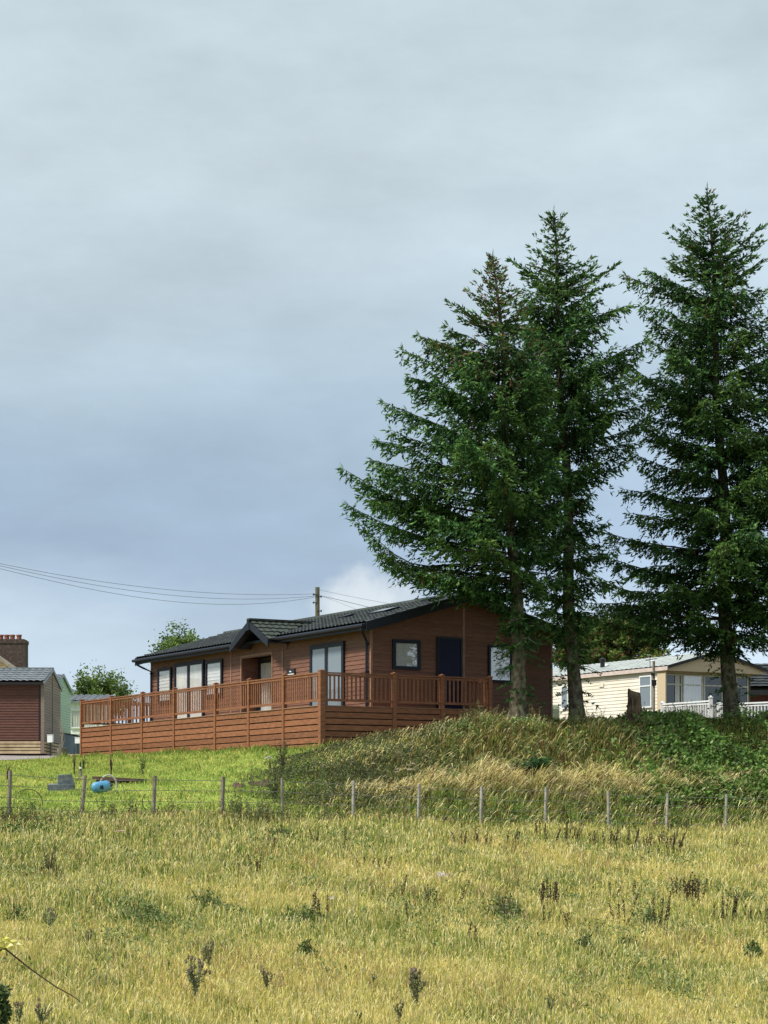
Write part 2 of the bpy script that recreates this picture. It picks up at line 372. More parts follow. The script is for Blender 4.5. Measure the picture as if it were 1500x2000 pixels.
# ------------------------------------------------------------------ building helpers
def siding(mb, O, A, Nn, interval, z0, z1, pitch, openings=(), d=.020, d0=.002):
    O = Vector(O); A = Vector(A); Nn = Vector(Nn)
    z = z0
    def pt(a, zz, off): p = O + A * a + Nn * off; return (p.x, p.y, zz)
    while z < z1 - 1e-4:
        zt = min(z + pitch, z1)
        ib = interval(z); it = interval(zt)
        if ib is None or it is None: break
        cuts = [(0.0, 1.0)]
        segs = [(ib[0], ib[1], it[0], it[1])]
        for (oa, ob, oz0, oz1) in openings:
            if oz0 <= (z + zt) / 2 <= oz1:
                ns = []
                for (b0, b1, t0, t1) in segs:
                    if ob <= b0 or oa >= b1: ns.append((b0, b1, t0, t1)); continue
                    if oa > b0: ns.append((b0, oa, t0, oa))
                    if ob < b1: ns.append((ob, b1, ob, t1))
                segs = ns
        for (b0, b1, t0, t1) in segs:
            mb.quad(pt(b0, z, d), pt(b1, z, d), pt(t1, zt, d0), pt(t0, zt, d0))
            mb.quad(pt(b0, z, d), pt(b1, z, d), pt(b1, z, d0), pt(b0, z, d0))
        z = zt
def tiles(mb, O, U, S, Nn, lu, ls, period=.22, amp=.034, course=.36, step=.035, flat=False):
    O = Vector(O); U = Vector(U).normalized(); S = Vector(S).normalized(); Nn = Vector(Nn).normalized()
    nu = max(2, int(lu / period * 6)); nc = max(1, round(ls / course)); base = len(mb.v)
    rows = []
    for c in range(nc):
        rows.append((ls * c / nc, 0.0)); rows.append((ls * (c + 1) / nc, step))
    for s_, off in rows:
        for i in range(nu + 1):
            u = lu * i / nu
            w = amp * (abs(math.sin(math.pi * u / period)) if not flat else 0)
            p = O + U * u + S * s_ + Nn * (off + w)
            mb.v.append(tuple(p))
    for r in range(len(rows) - 1):
        for i in range(nu):
            a = base + r * (nu + 1) + i
            mb.f.append((a, a + 1, a + nu + 2, a + nu + 1))
def frame_rect(mb, O, A, Nn, a0, a1, z0, z1, w, d0, d1, mull=(), trans=()):
    """rectangular frame on a wall plane, w wide, from offset d0 to d1"""
    O = Vector(O); A = Vector(A); Nn = Vector(Nn)
    def bx(p0, p1, q0, q1):
        c = []
        for zz in (q0, q1):
            for (a, o_) in ((p0, d0), (p1, d0), (p1, d1), (p0, d1)):
                p = O + A * a + Nn * o_; c.append((p.x, p.y, zz))
        mb.hexa(c)
    bx(a0, a0 + w, z0, z1); bx(a1 - w, a1, z0, z1); bx(a0 + w, a1 - w, z0, z0 + w); bx(a0 + w, a1 - w, z1 - w, z1)
    for m_ in mull: bx(m_ - w * .6, m_ + w * .6, z0 + w, z1 - w)
    for t_ in trans:
        xs_ = [a0 + w] + [v for m_ in sorted(mull) for v in (m_ - w * .6, m_ + w * .6)] + [a1 - w]
        for k in range(0, len(xs_), 2): bx(xs_[k], xs_[k + 1], t_ - w * .45, t_ + w * .45)
def wall_rect(O, A, Nn, a0, a1, z0, z1, off):
    O = Vector(O); A = Vector(A); Nn = Vector(Nn); r = []
    for a, z in ((a0, z0), (a1, z0), (a1, z1), (a0, z1)):
        p = O + A * a + Nn * off; r.append((p.x, p.y, z))
    return r
def curtain_mesh(O, A, Nn, a0, a1, z0, z1, off, amp=.012, period=.11):
    mb = MB(); n = max(4, int((a1 - a0) / period * 6)); O = Vector(O); A = Vector(A); Nn = Vector(Nn)
    for i in range(n):
        pa = a0 + (a1 - a0) * i / n; pb = a0 + (a1 - a0) * (i + 1) / n
        oa = off + amp * math.sin(pa / period * 6.283); ob = off + amp * math.sin(pb / period * 6.283)
        A0 = O + A * pa + Nn * oa; B0 = O + A * pb + Nn * ob
        mb.quad((A0.x, A0.y, z0), (B0.x, B0.y, z0), (B0.x, B0.y, z1), (A0.x, A0.y, z1))
    return mb
def window(parent, name, O, A, Nn, a0, a1, z0, z1, w=.06, mull=(), trans=(), fmat='navy', behind=None, gmat=None, depth=.06, split=True):
    fr = MB(); frame_rect(fr, O, A, Nn, a0, a1, z0, z1, w, .0, depth, mull, trans)
    f = fr.build(name, M[fmat], parent)
    mb = MB(); xs_ = [a0 + w] + [v for m_ in sorted(mull) for v in (m_, m_)] + [a1 - w]
    for k in range(0, len(xs_), 2):
        r = wall_rect(O, A, Nn, xs_[k], xs_[k + 1], z0 + w * .9, z1 - w * .9, depth * .62)
        mb.quad(*r)
    mb.build('pane', M[gmat or ('glass_clear' if behind else 'glass')], f)
    if behind == 'curtain':
        k = 0
        for k in range(0, len(xs_), 2):
            curtain_mesh(O, A, Nn, xs_[k], xs_[k + 1], z0 + w, z1 - w, depth * .32, .006).build('curtain', M['curtain'], f)
    elif behind == 'blind':
        mb = MB(); z = z0 + w; n = 9; hh = (z1 - z0 - 2 * w) / n
        for i in range(n):
            o0 = Vector(O) + Vector(Nn) * (depth * .25); o1 = Vector(O) + Vector(Nn) * (depth * .45); A_ = Vector(A)
            p = [o1 + A_ * (a0 + w), o1 + A_ * (a1 - w), o0 + A_ * (a1 - w), o0 + A_ * (a0 + w)]
            mb.quad((p[0].x, p[0].y, z), (p[1].x, p[1].y, z), (p[2].x, p[2].y, z + hh), (p[3].x, p[3].y, z + hh)); z += hh
        mb.build('blind', M['blind'], f)
    return f
ROT = math.atan2(.4955, .8686)
EX = Vector((math.cos(ROT), math.sin(ROT), 0)); EY = Vector((-math.sin(ROT), math.cos(ROT), 0))
def solve(px, P0, e):
    k = (px - CX) / F; return (k * P0[1] - P0[0]) / (e[0] - k * e[1])

# ------------------------------------------------------------------ the brown lodge
LP = Vector((-.36, 62.0, 2.3)); W_, L_ = 6.1, 15.3
lodge = thing('lodge', 'long brown timber-clad lodge with dark tiled roof and small porch gable behind the raised deck', 'lodge', LP, ROT)
def yl(px, x=0.0):
    p = LP + EX * x; return solve(px, p, EY)
def xg(px, y=0.0):
    p = LP + EY * y; return solve(px, p, EX)
def zl_(py, x, y): return (HY - py) / F * (LP + EX * x + EY * y).y
XR = W_ / 2; SL = .29; ZE = 5.44   # eave edge height at x=-.4
def zroof(x): return ZE + SL * (x + .42 if x <= XR else (2 * XR - x) + .42)
AX, AY = Vector((1, 0, 0)), Vector((0, 1, 0)); NX, NY = Vector((-1, 0, 0)), Vector((0, -1, 0))
pa, pb = yl(532), yl(473)       # porch opening
PD = .62
mb = MB()
siding(mb, (0, 0, 0), AY, NX, lambda z: (0, L_), 2.5, zroof(0) - .08, .124, openings=[(pa, pb, 2.4, 5.02)])
siding(mb, (0, 0, 0), AX, NY, lambda z: ((0, W_) if z <= zroof(0) - .1 else ((z - zroof(0) + .1) / SL, W_ - (z - zroof(0) + .1) / SL)) if z < zroof(XR) - .12 else None, 2.5, zroof(XR) - .13, .118)
siding(mb, (0, L_, 0), AX, -NY, lambda z: ((0, W_) if z <= zroof(0) - .1 else ((z - zroof(0) + .1) / SL, W_ - (z - zroof(0) + .1) / SL)) if z < zroof(XR) - .12 else None, 2.5, zroof(XR) - .13, .118)
siding(mb, (W_, 0, 0), AY, -NX, lambda z: (0, L_), 2.5, zroof(0) - .08, .118)
# porch recess sides and back
siding(mb, (0, pb, 0), AX, NY, lambda z: (0, PD), 3.0, 5.02, .118)
siding(mb, (0, pa, 0), AX, AY, lambda z: (0, PD), 3.0, 5.02, .118)
siding(mb, (PD, 0, 0), AY, NX, lambda z: (pa, pb), 3.0, 5.02, .118)
wall = mb.build('wall', M['siding'], lodge)
mb = MB()
core_t = zroof(0) - .12
mb.box(PD + .1, W_ - .02, .02, L_ - .02, 2.4, core_t); mb.box(.02, PD + .05, .02, pa - .03, 2.4, core_t); mb.box(.02, PD + .05, pb + .03, L_ - .02, 2.4, core_t)
mb.box(.02, PD + .05, pa - .02, pb + .02, 5.03, core_t)
mb.box(.02, PD + .05, pa - .02, pb + .02, 2.4, 3.10)
mb.build('wall_core', M['dark'], lodge)
# corner and joint trims
for (x, y) in ((0, 0), (W_, 0), (0, L_)):
    MB().box(x - .028, x + .035, y - .028, y + .035, 2.5, zroof(0) - .1).build('corner_trim', M['siding_trim'], lodge)
for px in (452 + .5, 553):
    y = yl(px); MB().box(-.03, -.004, y - .035, y + .035, 2.5, 5.35).build('joint_strip', M['siding_trim'], lodge)
x = xg(905); MB().box(x - .04, x + .04, -.03, -.004, 2.5, zroof(x) - .2).build('joint_strip', M['siding_trim'], lodge)
t_ = .04
mb = MB()
mb.box(-.034, .03, pb, pb + t_ * 1.6, 3.05, 5.08); mb.box(-.034, .03, pa - t_ * 1.6, pa, 3.05, 5.08); mb.box(-.034, .03, pa, pb, 5.02, 5.08)
mb.build('porch_surround', M['siding_trim'], lodge)
# roof
OV, OY = .42, .45
roof = MB()
sl = math.hypot(1, SL)
lenS = (XR + OV) * sl
Sdl = Vector((-1, 0, -SL)).normalized(); Ndl = Vector((-SL, 0, 1)).normalized()
tiles(roof, (XR, -OY, zroof(XR)), AY, Sdl, Ndl, L_ + 2 * OY, lenS)
Sdr = Vector((1, 0, -SL)).normalized(); Ndr = Vector((SL, 0, 1)).normalized()
tiles(roof, (XR, -OY, zroof(XR)), AY, Sdr, Ndr, L_ + 2 * OY, lenS)
roof_o = roof.build('roof', M['roof'], lodge)
MB().bar((XR, -OY - .03, zroof(XR) + .035), (XR, L_ + OY + .03, zroof(XR) + .035), .24, .07).build('ridge_cap', M['ridge'], roof_o)
# soffit slabs, barge boards, fascia
mb = MB()
for s_ in (-1, 1):
    xe = -OV if s_ < 0 else W_ + OV
    mb.hexa([(xe, -OY + .03, ZE - .10), (XR, -OY + .03, zroof(XR) - .12), (XR, L_ + OY - .03, zroof(XR) - .12), (xe, L_ + OY - .03, ZE - .10),
             (xe, -OY + .03, ZE - .02), (XR, -OY + .03, zroof(XR) - .02), (XR, L_ + OY - .03, zroof(XR) - .02), (xe, L_ + OY - .03, ZE - .02)])
mb.build('soffit', M['navy'], lodge)
def barge(mb, y0, y1, xe, xr, ze, zr, h=.24):
    mb.hexa([(xe, y0, ze - h), (xr, y0, zr - h), (xr, y1, zr - h), (xe, y1, ze - h), (xe, y0, ze + .03), (xr, y0, zr + .03), (xr, y1, zr + .03), (xe, y1, ze + .03)])
for y0 in (-OY - .035, L_ + OY):
    for xe_ in (-OV, W_ + OV):
        mb = MB(); barge(mb, y0, y0 + .035, xe_, XR, ZE, zroof(XR)); mb.build('barge_board', M['navy'], lodge)
yA = yl(487, -.75)
f0, f1 = yl(526, -.7), yl(451, -.7)
zA = (HY - 1213) / F * (LP + EX * -.75 + EY * yA).y
zF = ZE - .12
fas = MB()
for (a, b) in ((-OY + .02, f0 + .1), (f1 - .1, L_ + OY - .02)): fas.box(-OV - .02, -OV + .02, a, b, ZE - .20, ZE - .005)
fas.box(W_ + OV - .02, W_ + OV + .02, -OY + .02, L_ + OY - .02, ZE - .2, ZE - .005)
fas.build('fascia', M['navy'], lodge)
mb = MB()
for (a, b) in ((-OY + .02, f0 + .12), (f1 - .12, L_ + OY + .02)):
    mb.tube([(-OV - .075, a, ZE - .075), (-OV - .075, b, ZE - .075)], .055, 8)
gut = mb.build('gutter', M['navy'], lodge, smooth=False)
# downpipes
for (yy, oy) in ((.14, -.30), (L_ - .12, L_ + .22)):
    mb = MB(); mb.tube([(-OV - .075, oy, ZE - .13), (-OV - .075, oy, ZE - .2), (-.28, (oy + yy) / 2, ZE - .34), (-.075, yy, ZE - .46), (-.075, yy, 2.6)], .036, 8)
    for z in (4.9, 4.1, 3.3): mb.box(-.115, -.02, yy - .05, yy + .05, z, z + .035)
    mb.build('downpipe', M['navy'], lodge)
# skylights and vents on the near slope
def on_slope(y, s): # s metres down from the ridge
    p = Vector((XR, y, zroof(XR))) + Sdl * s; return p
def skylight(y0, y1, s0, s1, name, m_):
    mb = MB(); c = []
    for o_ in (.02, .1):
        for (y, s) in ((y0, s0), (y1, s0), (y1, s1), (y0, s1)): c.append(on_slope(y, s) + Ndl * o_)
    mb.hexa(c); fr = mb.build(name, M['navy'], roof_o)
    if m_:
        mb = MB(); mb.quad(*[on_slope(y, s) + Ndl * .106 for (y, s) in ((y0 + .06, s0 + .06), (y1 - .06, s0 + .06), (y1 - .06, s1 - .06), (y0 + .06, s1 - .06))]); mb.build('pane', M[m_], fr)
M['skyglass'] = glass_mat('roof window glass', tint=(.2, .22, .22), rough=.2)
skylight(1.15, 2.1, 1.5, 2.05, 'skylight', 'skyglass')
skylight(.9, 1.3, .4, .65, 'roof_vent', None)
skylight(4.1, 4.5, 1.35, 1.7, 'roof_vent', None)
# porch gable
hw = (f1 - f0) / 2; ym = (f0 + f1) / 2
pg = MB(); x0 = -.72
slp = (zA - zF) / hw; xin = -OV + (zA - ZE) / SL + .12
Lx = xin - x0 + .25
for s_ in (-1, 1):
    S_ = Vector((0, s_, -slp)).normalized(); N_ = Vector((0, s_ * slp, 1)).normalized()
    # slope as a polygon that dies into the main roof: built of rows shortening down the slope
    n = 5; ls = math.hypot(hw, zA - zF)
    for c in range(n):
        s0 = ls * c / n; s1 = ls * (c + 1) / n
        z1_ = zA - slp * (s1 / math.hypot(1, slp)); xe = -OV + (max(z1_, ZE) - ZE) / SL + .22
        p = Vector((x0, ym, zA + .02)); lu = xe - x0; nu = max(3, int(lu / .22 * 6)); base = len(pg.v)
        for (s_v, off) in ((s0, 0.), (s1, .03)):
            for i in range(nu + 1):
                u = lu * i / nu; q = p + AX * u + S_ * s_v + N_ * (off + .022 * abs(math.sin(math.pi * u / .22))); pg.v.append(tuple(q))
        for (s_v, off) in ((s1, 0.),):
            for i in range(nu + 1):
                u = lu * i / nu; q = p + AX * u + S_ * s_v + N_ * (off); pg.v.append(tuple(q))
        for r in range(2):
            for i in range(nu):
                a = base + r * (nu + 1) + i; pg.f.append((a, a + 1, a + nu + 2, a + nu + 1))
prf = pg.build('porch_roof', M['roof_moss'], lodge)
MB().bar((x0 - .04, ym, zA + .06), (xin + .1, ym, zA + .06), .2, .06).build('ridge_cap', M['ridge'], prf)
mb = MB()
for s_ in (-1, 1):
    ye = ym + s_ * hw
    mb.hexa([(x0 - .035, ye, zF - .2), (x0, ye, zF - .2), (x0, ym, zA - .2), (x0 - .035, ym, zA - .2), (x0 - .035, ye, zF + .02), (x0, ye, zF + .02), (x0, ym, zA + .02), (x0 - .035, ym, zA + .02)])
    mb.hexa([(x0, ye, zF - .08), (0, ye, zF - .08), (0, ym, zA - .08), (x0, ym, zA - .08), (x0, ye, zF - .02), (0, ye, zF - .02), (0, ym, zA - .02), (x0, ym, zA - .02)])
mb.box(x0 - .055, x0 - .036, ym - .07, ym + .07, zA - .28, zA + .06)
mb.build('porch_barge_board', M['navy'], lodge)
mb = MB()
zg = zroof(0) - .08
siding(mb, (-.03, 0, 0), AY, NX, lambda z: (f0 + .12 + max(0, z - zF) / slp, f1 - .12 - max(0, z - zF) / slp) if z < zA - .15 else None, 5.08, zA - .15, .118)
mb.build('porch_gable_wall', M['siding'], lodge)
# windows and doors on the long side
ZT = 5.05
window(lodge, 'window', (-.02, 0, 0), AY, NX, yl(337.5), yl(311), 3.85, ZT, .10, behind='blind')
window(lodge, 'french_door', (-.02, 0, 0), AY, NX, yl(401), yl(343.5), 3.1, ZT + .08, .12, mull=[(yl(371.5) + yl(371)) / 2], behind='curtain')
window(lodge, 'window', (-.02, 0, 0), AY, NX, yl(437), yl(405), 3.88, ZT + .02, .10, behind='blind')
window(lodge, 'patio_door', (-.02, 0, 0), AY, NX, yl(675), yl(609), 3.08, ZT + .03, .13, mull=[yl(641)], behind=None, gmat='glass_blue')
# porch patio door on the back wall, white curtains
pw = (PD - .02)
window(lodge, 'porch_door', (pw, 0, 0), AY, NX, pa + .35, pb - .04, 3.1, 4.95, .10, mull=[pa + 1.1], behind='curtain')
# window in the gable and the blue door
G0, G1 = xg(765), xg(819)
window(lodge, 'window', (0, -.02, 0), AX, NY, G0, G1, 4.20, 5.05, .10, behind='blind')
G0, G1 = xg(952), xg(993)
window(lodge, 'window', (0, -.02, 0), AX, NY, G0, G1 + .1, 3.93, 5.02, .075, behind='blind')
D0, D1 = xg(851.5), xg(901)
fr = MB(); frame_rect(fr, (0, -.02, 0), AX, NY, D0, D1, 3.0, 5.18, .06, 0, .06); dr = fr.build('door', M['navy'], lodge)
mb = MB(); mb.box(D0 + .06, D1 - .06, -.055, -.03, 3.04, 5.12); mb.build('door_leaf', M['door_blue'], dr)
mb = MB(); mb.bar((D0 + .12, -.1, 4.02), (D0 + .25, -.1, 4.02), .025, .025); mb.box(D0 + .10, D0 + .14, -.11, -.056, 3.96, 4.08); mb.build('handle', M['siding_trim'], dr)
# name plaque
y0, y1 = yl(578.5), yl(564)
mb = MB(); mb.box(-.06, -.024, y0, y1, 4.25, 4.47); pq = mb.build('name_plaque', M['plain_dark'], lodge)
mb = MB(); w = y1 - y0
mb.box(-.064, -.061, y0 + w * .06, y1 - w * .08, 4.300, 4.325)
mb.box(-.064, -.061, y0 + w * .40, y1 - w * .36, 4.375, 4.40); mb.box(-.064, -.061, y0 + w * .52, y1 - w * .30, 4.395, 4.415)
mb.build('plaque_lettering', M['white'], pq)

# ------------------------------------------------------------------ raised deck
DP = Vector((-1.70, 60.0, 1.9))
deck = thing('raised_deck', 'raised red-brown timber deck with baluster railings and slatted skirt along the brown lodge', 'deck', DP, ROT)
ZD = 3.05
LD = 17.35; WD = 5.42
house_x = (LP - DP).dot(EX); house_y = (LP - DP).dot(EY)
fl = MB(); yy = .03
mbn = int((LD - .06) / .15)
for i in range(mbn):
    a = .03 + i * .15
    # boards stop at the house walls
    if a < house_y - .02: fl.box(.03, WD - .03, a, min(a + .142, house_y - .03), ZD - .06, ZD - .02)
    elif a < house_y + L_ + .02: fl.box(.03, house_x - .05, a, a + .142, ZD - .06, ZD - .02)
    else: fl.box(.03, 3.4, a, a + .142, ZD - .06, ZD - .02)
fl.build('deck_floor', M['deck_floor'], deck)
front = [solve(px, DP, EY) for px in (555.5, 487.5, 422, 341.5, 279, 218.5)]
front = [0.] + front + [LD]
right = [0.] + [solve(px, DP, EX) for px in (769.5, 863)] + [WD]
back_left = [0., 1.75, 3.45]
def post_at(p, z0, z1, w=.115, d=None):
    mb = MB(); mb.box(p.x - w / 2, p.x + w / 2, p.y - w / 2, p.y + w / 2, z0, z1)
    mb.box(p.x - w / 2 - .012, p.x + w / 2 + .012, p.y - w / 2 - .012, p.y + w / 2 + .012, z1, z1 + .022)
    mb.lathe((p.x, p.y, z1 + .022), [(.055, 0), (.03, .02), (.005, .03)], 8)
    return mb.build('post', M['deck'], deck)
def run(points, side):
    for i in range(len(points) - 1):
        a, b = points[i], points[i + 1]; d = (b - a); l = d.length; d.normalize(); n = Vector((d.y, -d.x, 0)) * side
        g = .06
        mb = MB()
        A_ = a + d * g; B_ = b - d * g
        mb.bar((*A_.xy, 3.955), (*B_.xy, 3.955), .10, .035)
        tr = None
        nb = max(2, int((l - 2 * g) / .13)); sp = (l - 2 * g) / nb
        for k in range(nb):
            c = A_ + d * (sp * (k + .5)); mb.bar((*c.xy, 3.24), (*c.xy, 3.87), .050, .018, up=n)
        rp = mb.build('railing_panel', M['deck'], deck)
        mb = MB(); mb.bar((*A_.xy, 3.895), (*B_.xy, 3.895), .055, .055); mb.bar((*A_.xy, 3.215), (*B_.xy, 3.215), .06, .065); mb.build('rail', M['deck'], rp)
        sk = MB()
        o_ = n * .02
        for k in range(8):
            zt = ZD - k * .172; zb = zt - .143
            A1 = A_ + o_; B1 = B_ + o_; jz = random.uniform(-.004, .004)
            sk.bar((A1.x, A1.y, (zt + zb) / 2 + jz), (B1.x, B1.y, (zt + zb) / 2 + jz), .022, zt - zb)
        cl = sk.build('skirt_panel', M['deck'], deck)
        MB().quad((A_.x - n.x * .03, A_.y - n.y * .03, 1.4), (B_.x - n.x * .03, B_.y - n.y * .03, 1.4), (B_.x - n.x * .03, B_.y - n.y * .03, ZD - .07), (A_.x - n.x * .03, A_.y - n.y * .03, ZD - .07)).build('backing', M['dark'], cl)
        MB().bar((*(A_ + o_ * 1.5).xy, ZD + .008), (*(B_ + o_ * 1.5).xy, ZD + .008), .06, .016).build('cap_strip', M['deck_floor'], cl)
fp = [Vector((0, y, 0)) for y in front]; rp_ = [Vector((x, 0, 0)) for x in right]; bp_ = [Vector((x, LD, 0)) for x in back_left]
for i, p in enumerate(fp): post_at(p, 1.5, 4.0, .15 if i == 0 else .115)
for p in rp_[1:]: post_at(p, 1.8, 3.99)
for p in bp_[1:]: post_at(p, 1.7, 4.0)
run(fp, -1); run(rp_, 1); run(bp_, 1)
# short return rail from the last post to the gable wall
run([Vector((WD, 0, 0)), Vector((WD, house_y - .06, 0))], 1)
# ------------------------------------------------------------------ cream static caravan
CP = Vector((9.99, 80.0, 3.1))
car = thing('static_caravan', 'cream static caravan with pale roof and wide front windows, behind the right-hand spruces', 'static caravan', CP, ROT)
CW, CL = 4.21, 12.5
ZC = 5.46
def zcr(x, w=CW, ze=ZC): return ze + .02 + (min(x, w - x)) * .27
mb = MB()
siding(mb, (0, 0, 0), AY, NX, lambda z: (0, CL), 3.0, ZC - .02, .125)
siding(mb, (CW, 0, 0), AY, -NX, lambda z: (0, CL), 3.0, ZC - .02, .125)
siding(mb, (0, CL, 0), AX, -NY, lambda z: (0, CW), 3.0, ZC, .16)
mb.box(.0, CW, 0, .02, 3.0, 4.05)
cw = mb.build('wall', M['cream'], car)
MB().box(.03, CW - .03, .06, CL - .03, 2.9, ZC - .02).build('wall_core', M['dark'], car)
YF = -.72
mb = MB()
gtop = zcr(CW / 2) - .05
v = [(-.1, YF, ZC - .16), (CW + .1, YF, ZC - .16), (CW + .1, YF, ZC), (CW / 2, YF, gtop), (-.1, YF, ZC)]
v2 = [(a, YF + .08, c) for a, b, c in v]
mb.add(v + v2, [(0, 1, 2, 3, 4), (9, 8, 7, 6, 5), (0, 5, 6, 1)])
mb.box(-.08, CW + .08, YF + .08, .0, ZC - .16, ZC - .10)
mb.box(-.08, -.03, -.5, -.0, 3.2, ZC - .16)
mb.build('gable_panel', M['cream_panel'], car)
r = MB()
lS = math.hypot(CW / 2 + .16, .27 * (CW / 2 + .16))
for s_ in (-1, 1):
    tiles(r, (CW / 2, YF - .06, zcr(CW / 2) + .03), AY, Vector((s_, 0, -.27)), Vector((s_ * .27, 0, 1)), CL + .9, lS, period=.3, amp=.02, course=.35, step=.02)
rf = r.build('roof', M['roof_pale'], car)
mb = MB()
for s_ in (-1, 1):
    xe = CW / 2 + s_ * (CW / 2 + .18); zr = zcr(CW / 2); ze = zr - .27 * (CW / 2 + .18)
    mb.hexa([(xe, YF - .1, ze - .05), (CW / 2, YF - .1, zr - .05), (CW / 2, YF - .05, zr - .05), (xe, YF - .05, ze - .05), (xe, YF - .1, ze + .06), (CW / 2, YF - .1, zr + .06), (CW / 2, YF - .05, zr + .06), (xe, YF - .05, ze + .06)])
mb.build('barge_board', M['plain_dark'], car)
mb = MB()
for xe in (-.16, CW + .11): mb.box(xe, xe + .05, YF, CL, ZC - .14, ZC + .0)
mb.build('fascia', M['pink'], car)
y = solve(1181, CP + EX * 1.0, EY)
MB().lathe((.9, y, 5.6), [(.09, 0), (.09, .42), (.12, .43), (.12, .5), (.02, .55)], 10).build('flue', M['plain_dark'], rf)
MB().lathe((1.5, y + .6, 5.75), [(.22, 0), (.26, .1), (.1, .2)], 12).build('roof_vent', M['white'], rf)
MB().lathe((1.5, y - 2.5, 5.75), [(.22, 0), (.26, .1), (.1, .2)], 12).build('roof_vent', M['white'], rf)
def xc(px): return solve(px, CP, EX)
def yc(px): return solve(px, CP, EY)
Zt = 5.24; Zm = 4.86; Zbm = 4.12
mb = MB(); mb.box(.0, CW, -.02, .0, 3.0, Zbm - .02); mb.box(0, CW, -.02, 0, Zt + .02, ZC)
mb.build('front_panel', M['cream'], car)
edges = [(1293, 1330, True), (1331.5, 1371, True), (1372.5, 1409, True), (1410, 1434, False), (1435, 1459, True)]
for i, (a, b, lt) in enumerate(edges):
    window(car, 'front_window', (0, -.02, 0), AX, NY, xc(a), xc(b), Zbm, Zt, .05, trans=[Zm], fmat='creamtrim', behind='curtain' if i == 1 else None, gmat=None if i == 1 else 'glass')
    if i == 0:
        curtain_mesh((0, -.02, 0), AX, NY, xc(1316), xc(1325), Zbm + .06, Zt - .06, .05).build('curtain', M['curtain'], car)
window(car, 'side_window', (-.02, 0, 0), AY, NX, yc(1275), yc(1252), 4.02, 5.2, .05, trans=[4.82], fmat='white', gmat='glass_blue')
window(car, 'side_window', (-.02, 0, 0), AY, NX, yc(1112), yc(1099), 4.2, 5.1, .05, fmat='white', gmat='glass_blue')
for px, z in ((1176, 4.93),):
    y = yc(px); MB().box(-.05, -.02, y - .15, y + .15, z, z + .14).build('wall_vent', M['cream'], car)

# aerial pole in front of the caravan
ap = P(1277, 1400, 76.0); ap.z = 3.0
aer = thing('aerial_pole', 'tall thin grey pole with a television aerial beside the cream caravan corner', 'aerial pole', ap)
zt = (HY - 1291) / F * 76
MB().tube([(0, 0, 3.0), (0, 0, zt)], .045, 8).build('pole', M['post'], aer)
mb = MB(); mb.bar((-.28, 0, zt + .02), (.1, 0, zt + .08), .025, .025)
for k in range(5): mb.bar((-.25 + k * .07, -.12, zt + .04), (-.25 + k * .07, .12, zt + .04), .01, .01)
mb.bar((-.13, 0, zt - .2), (-.13, 0, zt + .3), .02, .02)
mb.build('aerial', M['plain_dark'], aer)
mb = MB(); mb.box(-.08, .08, -.09, -.03, 4.55, 4.75); mb.box(-.1, -.0, -.08, -.03, 4.9, 5.0); mb.build('junction_box', M['plain_dark'], aer)

# white balustrade of the cream caravan's veranda
bA = P(1294, 1400, 75.2); bB = P(1388, 1400, 73.0); bC = P(1404, 1400, 76.5); bD = P(1560, 1400, 74.5)
def white_balustrade(a, b, label, zt):
    o = thing('balustrade', label, 'balustrade', (a.x, a.y, 2.95), 0, 'white balusters round the caravan veranda')
    d = Vector((b.x - a.x, b.y - a.y, 0)); l = d.length; d.normalize()
    mb = MB(); mb.bar((0, 0, zt - .03), (*(d * l).xy, zt - .03), .09, .05); mb.bar((0, 0, zt - .12), (*(d * l).xy, zt - .12), .05, .04); mb.build('top_rail', M['white'], o)
    mb = MB(); mb.bar((0, 0, zt - .92), (*(d * l).xy, zt - .92), .06, .06); mb.build('bottom_rail', M['white'], o)
    mb = MB(); n = int(l / .125)
    for k in range(1, n): c = d * (l * k / n); mb.bar((c.x, c.y, zt - .9), (c.x, c.y, zt - .13), .045, .045)
    mb.build('balusters', M['white'], o)
    for c, h in ((Vector((0, 0, 0)), zt), (d * l, zt + .07)):
        mb = MB(); mb.box(c.x - .06, c.x + .06, c.y - .06, c.y + .06, 2.9, h + .0); mb.box(c.x - .075, c.x + .075, c.y - .075, c.y + .075, h, h + .03); mb.lathe((c.x, c.y, h + .03), [(.06, 0), (.05, .03), (.01, .05)], 10)
        mb.build('newel_post', M['white'], o)
    return o
white_balustrade(bA, bB, 'white balustrade left of the thick right-hand spruce trunk, before the cream caravan', 3.90)
white_balustrade(bC, bD, 'white balustrade running off right behind the thick right-hand spruce trunk', 3.97)
# garden chair behind the balustrade (only its back shows)
cp_ = P(1340, 1385, 77.5); ch = thing('garden_chair', 'dark round-backed garden chair behind the white balustrade', 'garden chair', (cp_.x, cp_.y, 3.0))
mb = MB(); mb.tube([(-.26, 0, 3.45), (-.27, 0, 3.75), (-.2, 0, 3.93), (0, 0, 3.97), (.2, 0, 3.93), (.27, 0, 3.75), (.26, 0, 3.45)], .018, 6); mb.build('backrest', M['plain_dark'], ch)
MB().box(-.24, .24, -.45, 0, 3.44, 3.47).build('seat', M['plain_dark'], ch)
for sx in (-.22, .22):
    for sy in (-.42, -.02): MB().tube([(sx, sy, 3.0), (sx, sy, 3.45)], .015, 6).build('leg', M['plain_dark'], ch)

